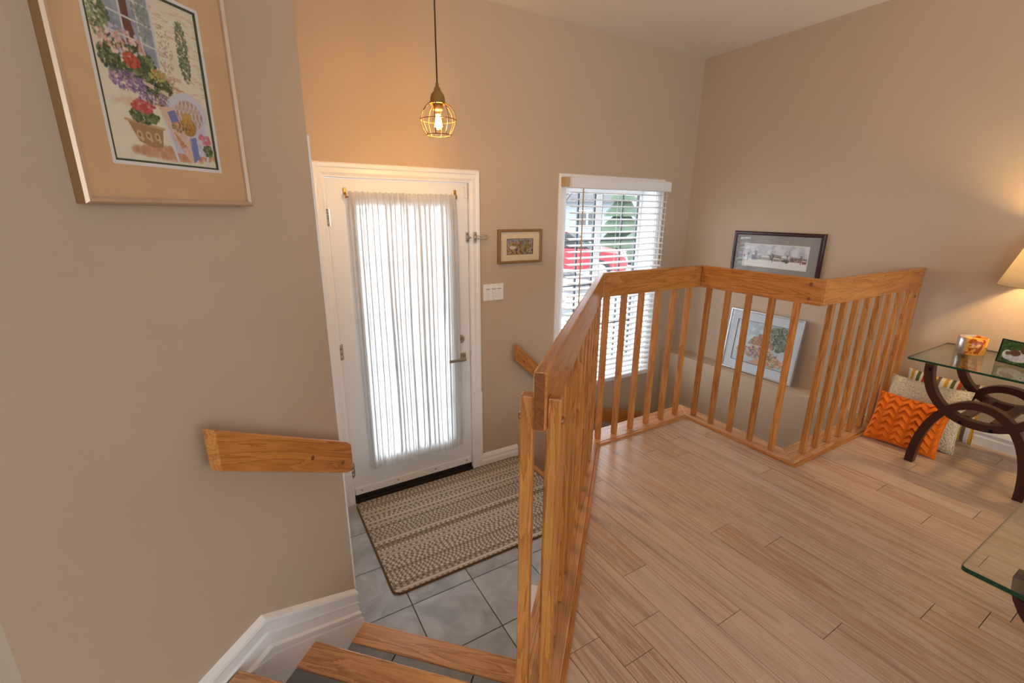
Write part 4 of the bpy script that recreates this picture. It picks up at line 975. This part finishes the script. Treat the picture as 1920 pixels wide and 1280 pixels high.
def winter_picture():
    yL, yR, zB, zT = -0.492, -1.176, 0.772, 1.131
    M = wall_M((XR, (yL+yR)/2, (zB+zT)/2), (0, -1, 0)); W, H = yL-yR, zT-zB
    o = thing('framed_picture', 'dark-framed snowy village print on the right wall', 'picture', None, M=M)
    rect_ring('frame', o, M, W, H, 0.026, 0.0, 0.026, FDARK, 0.006); flat('backing', o, M, -W/2+.01, W/2-.01, -H/2+.01, H/2-.01, 0.001, 0.008, FDARK)
    pw, ph = 0.495, 0.172; bm = bmesh.new(); a, b = W/2-.020, H/2-.020
    for q in ((-a, -pw/2, -b, b), (pw/2, a, -b, b), (-pw/2, pw/2, -b, -ph/2), (-pw/2, pw/2, ph/2, b)): add_box(bm, q[0], q[1], q[2], q[3], 0.008, 0.013)
    link('mat', mesh_from(bm, 'mat', MATG), o, M)
    c = Canvas(150, 54, (206, 208, 214), 12)
    c.dabs(0.5, 0.2, 0.5, 0.2, 70, 0.04, [(196, 198, 206), (218, 220, 226), (180, 184, 194)]); c.rect(0, 0.66, 1, 1, (234, 232, 230))
    c.poly([(0.25, 0.5), (0.5, 0.42), (1, 0.5), (1, 0.68), (0.25, 0.68)], (150, 130, 122), 0.8); c.dabs(0.65, 0.58, 0.35, 0.08, 70, 0.012, [(112, 84, 76), (140, 110, 98), (96, 86, 84)])
    for x, y, w, h, col in ((0.14, 0.48, 0.10, 0.22, (146, 148, 160)), (0.30, 0.55, 0.13, 0.14, (176, 172, 176)), (0.48, 0.6, 0.12, 0.11, (168, 158, 150)), (0.61, 0.52, 0.13, 0.18, (190, 178, 164)), (0.92, 0.62, 0.06, 0.1, (150, 84, 80)), (0.0, 0.52, 0.03, 0.1, (150, 84, 80))):
        c.rect(x, y, x+w, y+h, col); c.poly([(x-.01, y), (x+w+.01, y), (x+w*.8, y-h*.45), (x+w*.2, y-h*.45)], (228, 228, 232))
        c.rect(x+w*.3, y+h*.4, x+w*.42, y+h*.7, (80, 78, 84)); c.rect(x+w*.6, y+h*.4, x+w*.72, y+h*.7, (80, 78, 84))
    c.rect(0.19, 0.30, 0.225, 0.5, (150, 130, 128))
    for x in (0.08, 0.48, 0.70, 0.90):
        c.line((x, 0.75), (x, 0.40), 0.004, (84, 80, 80))
        for k in range(11): a = -math.pi/2+(k-5)*0.26; c.line((x, 0.5), (x+0.055*math.cos(a), 0.5+0.30*math.sin(a)), 0.0022, (104, 100, 102), 0.7)
    c.dabs(0.68, 0.66, 0.05, 0.06, 20, 0.012, [(70, 84, 78)])
    print_plane('print', o, c, M @ Matrix.Translation((0, 0, 0.0085)), pw, ph); rect_ring('white_bevel', o, M, pw+0.004, ph+0.004, 0.005, 0.0085, 0.0137, WHITEC)
    flat('glass', o, M, -W/2+.024, W/2-.024, -H/2+.024, H/2-.024, 0.016, 0.018, PICG)
winter_picture()

def cottage_picture():
    # stands on the ledge and leans back on the wall
    W, H = 0.585, 0.500; y0 = -0.868; xb = 3.428; lean = math.asin((XR-0.012-0.02-xb)/H)
    up = Vector((math.sin(lean), 0, math.cos(lean))); c0 = Vector((xb, y0, 0.0205))+up*H/2
    M = wall_M(c0, (0, -1, 0), up)
    o = thing('framed_picture', 'silver-framed thatched cottage print leaning on the stairwell ledge', 'picture', None, M=M)
    rect_ring('frame', o, M, W, H, 0.014, -0.014, 0.014, FSILV, 0.003); flat('backing', o, M, -W/2+.006, W/2-.006, -H/2+.006, H/2-.006, -0.013, 0.0, FSILV)
    pw, ph = 0.435, 0.335; bm = bmesh.new(); a, b = W/2-.012, H/2-.012
    for q in ((-a, -pw/2, -b, b), (pw/2, a, -b, b), (-pw/2, pw/2, -b, -ph/2), (-pw/2, pw/2, ph/2, b)): add_box(bm, q[0], q[1], q[2], q[3], 0.0, 0.004)
    link('mat', mesh_from(bm, 'mat', MATB), o, M)
    c = Canvas(170, 130, (188, 202, 212), 21)
    c.dabs(0.4, 0.2, 0.5, 0.25, 70, 0.05, [(206, 214, 220), (172, 190, 204), (222, 226, 228)], 0.7); c.dabs(0.08, 0.6, 0.1, 0.4, 50, 0.04, [(206, 212, 214), (190, 200, 200)], 0.7)
    c.dabs(0.80, 0.30, 0.22, 0.28, 480, 0.016, [(120, 132, 112), (92, 106, 88), (150, 156, 134), (80, 92, 80)])
    c.poly([(0.25, 0.55), (0.36, 0.34), (0.66, 0.30), (0.74, 0.55)], (176, 142, 122)); c.dabs(0.5, 0.45, 0.2, 0.1, 180, 0.012, [(166, 132, 112), (186, 152, 130), (140, 114, 98)])
    c.rect(0.44, 0.26, 0.50, 0.36, (180, 120, 106)); c.rect(0.32, 0.54, 0.70, 0.68, (206, 190, 170))
    for x in (0.38, 0.5, 0.62): c.rect(x-.02, 0.57, x+.02, 0.64, (92, 92, 92))
    c.dabs(0.45, 0.72, 0.40, 0.12, 480, 0.012, [(150, 150, 112), (120, 128, 96), (200, 140, 130), (216, 180, 160), (170, 120, 120)])
    c.poly([(0.3, 1), (0.5, 0.82), (0.62, 0.82), (0.6, 1)], (206, 172, 150)); c.dabs(0.78, 0.85, 0.2, 0.12, 260, 0.012, [(196, 110, 90), (214, 170, 110), (130, 140, 104), (222, 200, 180)])
    print_plane('print', o, c, M @ Matrix.Translation((0, 0, 0.0005)), pw, ph); rect_ring('inner_line', o, M, pw+.003, ph+.003, 0.003, 0.0005, 0.0046, LINEG)
    flat('glass', o, M, -W/2+.013, W/2-.013, -H/2+.013, H/2-.013, 0.0075, 0.009, PICG)
cottage_picture()

# ------------------------------------------------------------------ pendant lamp
def pendant():
    x, y = 0.885, -0.65; zb = 1.603
    o = thing('pendant_lamp', 'gold wire cage pendant lamp with a glowing bulb', 'pendant lamp', (x, y, zb))
    T = Matrix.Translation((x, y, zb))
    tube('cord', o, [(x, y, 1.815), (x, y, CEIL)], 0.0036, CORD, seg=8)
    lathe('canopy', o, [(0, CEIL-0.001), (0.055, CEIL-0.001), (0.052, CEIL-0.02), (0.012, CEIL-0.028), (0, CEIL-0.028)], SOCK, Matrix.Translation((x, y, 0)))
    lathe('socket_cap', o, [(0, 0.222), (0.007, 0.222), (0.008, 0.205), (0.014, 0.202), (0.017, 0.188), (0.030, 0.172), (0.034, 0.155), (0.034, 0.144), (0.040, 0.139), (0.038, 0.134), (0, 0.134)], SOCK, T)
    lathe('bulb_socket', o, [(0, 0.134), (0.024, 0.134), (0.024, 0.110), (0.018, 0.106), (0, 0.106)], SOCK, T)
    prof = [(0.037, 0.136), (0.058, 0.125), (0.075, 0.100), (0.083, 0.072), (0.080, 0.048), (0.068, 0.020), (0.056, 0.0)]
    cg = link('cage', None, o, T)
    for k in range(8):
        a = 2*math.pi*k/8+0.2
        tube('cage_wire', cg, [(x+r*math.cos(a), y+r*math.sin(a), zb+z) for r, z in prof], 0.0019, CAGE, seg=6)
    for r, z in ((0.0835, 0.066), (0.056, 0.001), (0.038, 0.136)):
        tube('cage_ring', cg, [(x+r*math.cos(2*math.pi*i/32), y+r*math.sin(2*math.pi*i/32), zb+z) for i in range(32)], 0.002, CAGE, seg=6, closed=True)
    lathe('bulb', o, [(0.013, 0.108), (0.016, 0.092), (0.028, 0.062), (0.031, 0.044), (0.027, 0.028), (0.014, 0.016), (0, 0.013)], BULBG, T, 24)
    bm = bmesh.new()
    for i in range(6):
        a = 2*math.pi*i/6; b = a+0.5
        add_tube(bm, [(0.008*math.cos(a), 0.008*math.sin(a), 0.090), (0.017*math.cos(b), 0.017*math.sin(b), 0.036)], 0.0024, 6)
    link('filament', mesh_from(bm, 'filament', FIL), o, T)
    ld = bpy.data.lights.new('pendant_bulb_light', 'POINT'); ld.energy = 19; ld.color = (1.0, 0.57, 0.18); ld.shadow_soft_size = 0.022
    lo = bpy.data.objects.new('pendant_bulb_light', ld); COL.objects.link(lo); lo.location = (x, y, zb+0.05)
pendant()

# ------------------------------------------------------------------ door mat
def doormat():
    x0, x1, y0, y1 = 0.455, 1.735, -0.905, -0.020; r = 0.045
    M = Matrix.Translation(((x0+x1)/2, (y0+y1)/2, LZ)); W, H = x1-x0, y1-y0
    o = thing('door_mat', 'striped beige woven door mat with brown edging', 'door mat', None, M=M)
    def outl(ins):
        pts = []
        for cx, cy, a0 in ((W/2-r, H/2-r, 0), (-W/2+r, H/2-r, 90), (-W/2+r, -H/2+r, 180), (W/2-r, -H/2+r, 270)):
            for k in range(7): a = math.radians(a0+15*k); pts.append((cx+(r-ins)*math.cos(a), cy+(r-ins)*math.sin(a)))
        return pts
    prism('weave', o, outl(0.006), 0.001, 0.010, MATW, M)
    tube('binding', o, [(a, b, 0.006) for a, b in outl(0.004)], 0.006, BIND, M, seg=8, closed=True)
doormat()

# ------------------------------------------------------------------ side table, lamp and things on it
def arc_strip(name, parent, cy, cz, ry, rz, a0, a1, w, x0, x1, mat, sx=1, p=2.0, foot=None):
    """flat curved strip in the plane x = const"""
    bm = bmesh.new(); n = 28; ring = []
    def pt(a, k):
        c, s = math.cos(a), math.sin(a); e = 2.0/p
        return (cy+(ry-k)*math.copysign(abs(c)**e, c), cz+(rz-k)*math.copysign(abs(s)**e, s))
    for i in range(n+1):
        a = math.radians(a0+(a1-a0)*i/n); o, q = pt(a, 0), pt(a, w)
        ring.append([bm.verts.new((x, *v)) for x, v in ((x0, o), (x1, o), (x1, q), (x0, q))])
    for A, B in zip(ring, ring[1:]):
        for k in range(4): bm.faces.new((A[k], A[(k+1) % 4], B[(k+1) % 4], B[k]))
    bm.faces.new(ring[0]); bm.faces.new(ring[-1][::-1]); bmesh.ops.recalc_face_normals(bm, faces=bm.faces)
    return link(name, mesh_from(bm, name, mat), parent)
def glass_top(name, parent, x0, x1, y0, y1, z0, z1, r=0.014):
    bm = bmesh.new(); pts = []
    for cx, cy, a0 in ((x1-r, y1-r, 0), (x0+r, y1-r, 90), (x0+r, y0+r, 180), (x1-r, y0+r, 270)):
        for k in range(6): a = math.radians(a0+18*k); pts.append((cx+r*math.cos(a), cy+r*math.sin(a)))
    lo = [bm.verts.new((x, y, z0)) for x, y in pts]; hi = [bm.verts.new((x, y, z1)) for x, y in pts]; n = len(pts)
    bm.faces.new(hi); bm.faces.new(lo[::-1])
    for i in range(n): bm.faces.new((lo[i], lo[(i+1) % n], hi[(i+1) % n], hi[i])).material_index = 1
    return link(name, mesh_from(bm, name, [TGL, TGE]), parent)
TX0, TX1, TY0, TY1, TZ = 2.925, 3.485, -2.600, -1.940, 0.552
def side_table():
    o = thing('side_table', 'dark wood side table with curved legs and clear glass top', 'table', ((TX0+TX1)/2, -2.26, 0))
    cy = -2.258
    for x in (2.925, 3.36):
        f = link('leg_frame', None, o, Matrix.Translation((x, cy, 0)))
        arc_strip('arch_leg', f, cy, 0.0, 0.222, 0.403, 0, 180, 0.036, x-0.0, x+0.044, ESPR, p=2.15)
        arc_strip('cradle_arc', f, cy, 0.541, 0.238, 0.268, 180, 360, 0.036, x-0.002, x+0.042, ESPR, p=2.1)
        for yy, zz in ((-2.046, 0.515), (-2.470, 0.515), (-2.205, 0.290), (-2.315, 0.290)): disc('bolt', f, (x-0.003, yy, zz), (-1, 0, 0), 0.009, 0.004, BOLT, 12)
    for y in (-2.205, -2.315): box('stretcher', o, 2.965, 3.362, y-0.02, y+0.02, 0.300, 0.318, ESPR, 0.002)
    glass_top('glass_top', o, TX0, TX1, TY0, TY1, TZ-0.010, TZ)
    for x in (2.945, 3.385):
        for y in (-2.040, -2.478): lathe('glass_pad', o, [(0, 0), (0.012, 0), (0.012, 0.0015), (0, 0.0015)], BOLT, Matrix.Translation((x, y, 0.5405)), 12)
side_table()

def table_lamp():
    x, y = 3.345, -2.285; z = TZ+0.001
    o = thing('table_lamp', 'lit table lamp with cream shade and dark beaded base', 'table lamp', (x, y, z))
    T = Matrix.Translation((x, y, z))
    lathe('foot', o, [(0, 0), (0.070, 0), (0.070, 0.012), (0.045, 0.022), (0.016, 0.026), (0, 0.026)], ESPR, T)
    zz = 0.024
    for r in (0.040, 0.030, 0.040, 0.030):
        lathe('bead', o, [(0, zz)]+[(r*math.sin(math.pi*k/10), zz+r*0.92*(1-math.cos(math.pi*k/10))) for k in range(1, 10)]+[(0, zz+2*r*0.92)], ESPR, T, 24); zz += 2*r*0.92-0.003
    tube('stem', o, [(x, y, z+zz-0.01), (x, y, z+0.452)], 0.006, BRASS)
    zb, zt, rb, rt = 0.930-z, 1.172-z, 0.186, 0.112
    lathe('lamp_shade', o, [(rb, zb), (rt, zt), (rt-0.0015, zt), (rb-0.0015, zb), (rb, zb)], SHADE, T, 48)
    bm = bmesh.new()
    for rr, h in ((rb, zb), (rt, zt)): add_tube(bm, [(rr*math.cos(2*math.pi*i/40), rr*math.sin(2*math.pi*i/40), h) for i in range(40)], 0.0025, 6, True)
    for i in range(3): a = i*2.094; add_tube(bm, [(0, 0, zt-0.02), (rt*math.cos(a), rt*math.sin(a), zt)], 0.0018, 5)
    link('shade_ring', mesh_from(bm, 'shade_ring', TAN), o, T)
    lathe('bulb', o, [(0, 0.45), (0.014, 0.45), (0.016, 0.48), (0.028, 0.515), (0.028, 0.54), (0.016, 0.565), (0, 0.57)], emit('lamp_bulb_glow', (1.0, 0.74, 0.40), 8.0), T, 20)
    ld = bpy.data.lights.new('table_lamp_light', 'POINT'); ld.energy = 70; ld.color = (1.0, 0.66, 0.30); ld.shadow_soft_size = 0.035
    lo = bpy.data.objects.new('table_lamp_light', ld); COL.objects.link(lo); lo.location = (x, y, z+0.535)
    ld.use_shadow = True
table_lamp()

def candle():
    x, y, z = 3.300, -2.080, TZ+0.001; T = Matrix.Translation((x, y, z))
    o = thing('candle_holder', 'round amber and silver glass candle holder on the side table', 'candle holder', (x, y, z))
    lathe('glass_body', o, [(0, 0), (0.055, 0), (0.060, 0.004), (0.060, 0.088), (0.0575, 0.090), (0.055, 0.088), (0.055, 0.006), (0, 0.006)], CANDLE, T, 40)
    lathe('wax', o, [(0, 0.0065), (0.054, 0.0065), (0.054, 0.078), (0.045, 0.074), (0, 0.073)], WAX, T, 32)
    tube('wick', o, [(x, y, z+0.072), (x+0.002, y, z+0.084)], 0.0014, BLACK)
candle()

def dog_photo():
    lean = math.radians(3); y0, y1 = -2.176, -2.356; p0 = Vector((3.240, -2.196, TZ+0.001)); p1 = Vector((3.188, -2.362, TZ+0.001))
    right = (p1-p0).normalized(); back = Vector((0, 0, 1)).cross(right)*1.0; back = -right.cross(Vector((0, 0, 1))) if back.x < 0 else back
    back = Vector((-right.y, right.x, 0)); back = back if back.x > 0 else -back
    up = (Vector((0, 0, 1))*math.cos(lean)+back*math.sin(lean)); W, H = (p1-p0).length, 0.118
    M = wall_M((p0+p1)/2+up*H/2, right, up)
    o = thing('photo_frame', 'small photo of a white and brown dog on the side table', 'photo frame', None, M=M)
    flat('backing', o, M, -W/2, W/2, -H/2, H/2, -0.006, 0.0, BOLT)
    c = Canvas(80, 56, (52, 84, 34), 31)
    c.dabs(0.5, 0.5, 0.7, 0.7, 260, 0.025, [(44, 74, 28), (66, 100, 44), (36, 58, 26), (84, 116, 58)])
    c.ell(0.42, 0.62, 0.26, 0.26, (226, 220, 216)); c.ell(0.20, 0.62, 0.12, 0.2, (232, 228, 222)); c.ell(0.64, 0.45, 0.20, 0.25, (224, 216, 212)); c.ell(0.36, 0.50, 0.13, 0.15, (112, 74, 54)); c.ell(0.20, 0.56, 0.06, 0.09, (120, 84, 64))
    c.ell(0.55, 0.32, 0.09, 0.15, (104, 68, 50)); c.ell(0.76, 0.34, 0.08, 0.16, (104, 68, 50)); c.ell(0.65, 0.55, 0.08, 0.10, (240, 234, 230)); c.ell(0.65, 0.55, 0.03, 0.035, (40, 30, 30)); c.ell(0.60, 0.44, 0.02, 0.03, (30, 24, 24)); c.ell(0.71, 0.44, 0.02, 0.03, (30, 24, 24))
    c.dabs(0.45, 0.72, 0.28, 0.14, 60, 0.03, [(234, 228, 224), (206, 198, 194), (190, 180, 176)], 0.6)
    print_plane('photo', o, c, M @ Matrix.Translation((0, 0, 0.0008)), W-0.008, H-0.008)
    rect_ring('frame_edge', o, M, W, H, 0.004, 0.0, 0.003, BOLT)
    pb = M @ Vector((0, 0.03, -0.006)); foot = Vector((pb.x, pb.y, TZ+0.003))+back*0.045
    tube('easel_leg', o, [pb, foot], 0.003, BOLT)
dog_photo()

def coffee_table():
    x0, x1, y1, y0, z = 1.392, 2.062, -2.603, -3.80, 0.452
    o = thing('coffee_table', 'glass-topped coffee table with dark curved legs at the lower right', 'table', (1.72, -3.2, 0))
    glass_top('glass_top', o, x0, x1, y0, y1, z-0.012, z)
    cy = (y0+y1)/2
    for x in (1.475, 1.945):
        f = link('leg_frame', None, o, Matrix.Translation((x, cy, 0)))
        arc_strip('arch_leg', f, cy, 0.0, 0.50, 0.33, 0, 180, 0.045, x, x+0.05, ESPR, p=2.2)
        arc_strip('cradle_arc', f, cy, 0.440, 0.525, 0.25, 180, 360, 0.045, x-0.002, x+0.048, ESPR, p=2.1)
        for yy in (cy-0.5, cy+0.5): disc('bolt', f, (x-0.003, yy, 0.40), (-1, 0, 0), 0.011, 0.004, BOLT, 12); lathe('glass_pad', f, [(0, 0), (0.008, 0), (0.008, -0.002), (0, -0.002)], STEEL, Matrix.Translation((x+0.024, yy, 0.4398)), 12)
    for y in (cy-0.16, cy+0.16): box('stretcher', o, 1.52, 1.95, y-0.025, y+0.025, 0.205, 0.225, ESPR, 0.002)
coffee_table()

# ------------------------------------------------------------------ cushions
def cushion(name, label, M, w, h, t, mat, relief=None, n=44, cat='cushion', back=None):
    o = thing(name, label, cat, None, 'cushions on the floor by the railing', M=M)
    bm = bmesh.new(); top, bot = [], []
    for side, store in ((1, top), (-1, bot)):
        for j in range(n+1):
            row = []
            for i in range(n+1):
                u, v = 2*i/n-1, 2*j/n-1
                prof = (max(0, 1-abs(u)**2.6)*max(0, 1-abs(v)**2.6))**0.55
                edge = 1-0.075*(1-abs(u)**2)*(abs(v)**6)-0.0
                ex = 1-0.07*(1-v*v)*abs(u)**5; ey = 1-0.07*(1-u*u)*abs(v)**5
                z = side*(t/2*prof)
                if relief and prof > 0.02: z += side*relief(u, v)*min(1, prof*2.2)
                row.append((u*w/2*ex, v*h/2*ey, z))
            store.append(row)
    V = {}
    def vert(s, i, j):
        rim = i in (0, n) or j in (0, n); k = (0 if rim else s, i, j)
        if k not in V: V[k] = bm.verts.new((top if s == 1 else bot)[j][i])
        return V[k]
    for s in (1, -1):
        for j in range(n):
            for i in range(n):
                q = [vert(s, i, j), vert(s, i+1, j), vert(s, i+1, j+1), vert(s, i, j+1)]
                bm.faces.new(q if s == 1 else q[::-1]).material_index = 0 if s == 1 else 1
    link('cover', mesh_from(bm, 'cover', [mat, back or mat], True), o, M)
    bm = bmesh.new(); pts = []
    for k in range(80):
        a = k/80*4; sd = int(a); f = 2*(a-sd)-1
        u, v = ((f, -1), (1, f), (-f, 1), (-1, -f))[sd]
        ex = 1-0.07*(1-v*v)*abs(u)**5; ey = 1-0.07*(1-u*u)*abs(v)**5; pts.append((u*w/2*ex, v*h/2*ey, 0))
    add_tube(bm, pts, 0.004, 6, True); link('seam', mesh_from(bm, 'seam', mat, True), o, M)
    return o
def cushions():
    def place(yc, xf, lean, w, h, t, turn=0.0):
        """stands on its lower edge, leaning back towards the right wall by `lean` degrees; face towards -x"""
        l = math.radians(lean); up = Vector((math.sin(l), 0, math.cos(l))); right = Vector((0, -1, 0))
        if turn: Rm = Matrix.Rotation(math.radians(turn), 3, 'Z'); up = Rm @ up; right = Rm @ right
        c = Vector((xf, yc, 0))+up*(h/2+0.004); return wall_M(c, right, up)
    def cable(u, v):
        col = (u+1)*2.75; f = col-math.floor(col); ph = -v*3.4+(1-abs(f-0.5))*1.5; q = ph-math.floor(ph)
        return 0.024*(q**0.75)*(0.35+0.65*math.sin(math.pi*f))-0.008
    cushion('cushion', 'bright orange chunky knit cushion at the foot of the railing', place(-1.958, 3.055, 24, 0.325, 0.285, 0.11, 3), 0.325, 0.285, 0.10, ORANGE, cable, 120)
    cushion('cushion', 'cream knitted cushion behind the orange one', place(-1.974, 3.195, 15, 0.355, 0.355, 0.12, 3), 0.355, 0.355, 0.095, CREAM, back=BLACKF)
    cushion('cushion', 'striped cushion with orange and green bands against the wall', place(-1.985, 3.452, 2, 0.355, 0.35, 0.09, 0), 0.355, 0.35, 0.078, STRIPE)
cushions()

def landing_board():
    M = frame_at(sk(-0.30, 2.385)+(LZ+0.0065,), (1, 1, 0))
    o = thing('white_board', 'flat white board on the landing tiles behind the railing post', 'board', None, M=M)
    bm = bmesh.new(); add_box(bm, -0.148, 0.148, -0.06, 0.06, -0.006, 0.006); bevel(bm, 0.002); link('panel', mesh_from(bm, 'panel', WHITE), o, M)
landing_board()
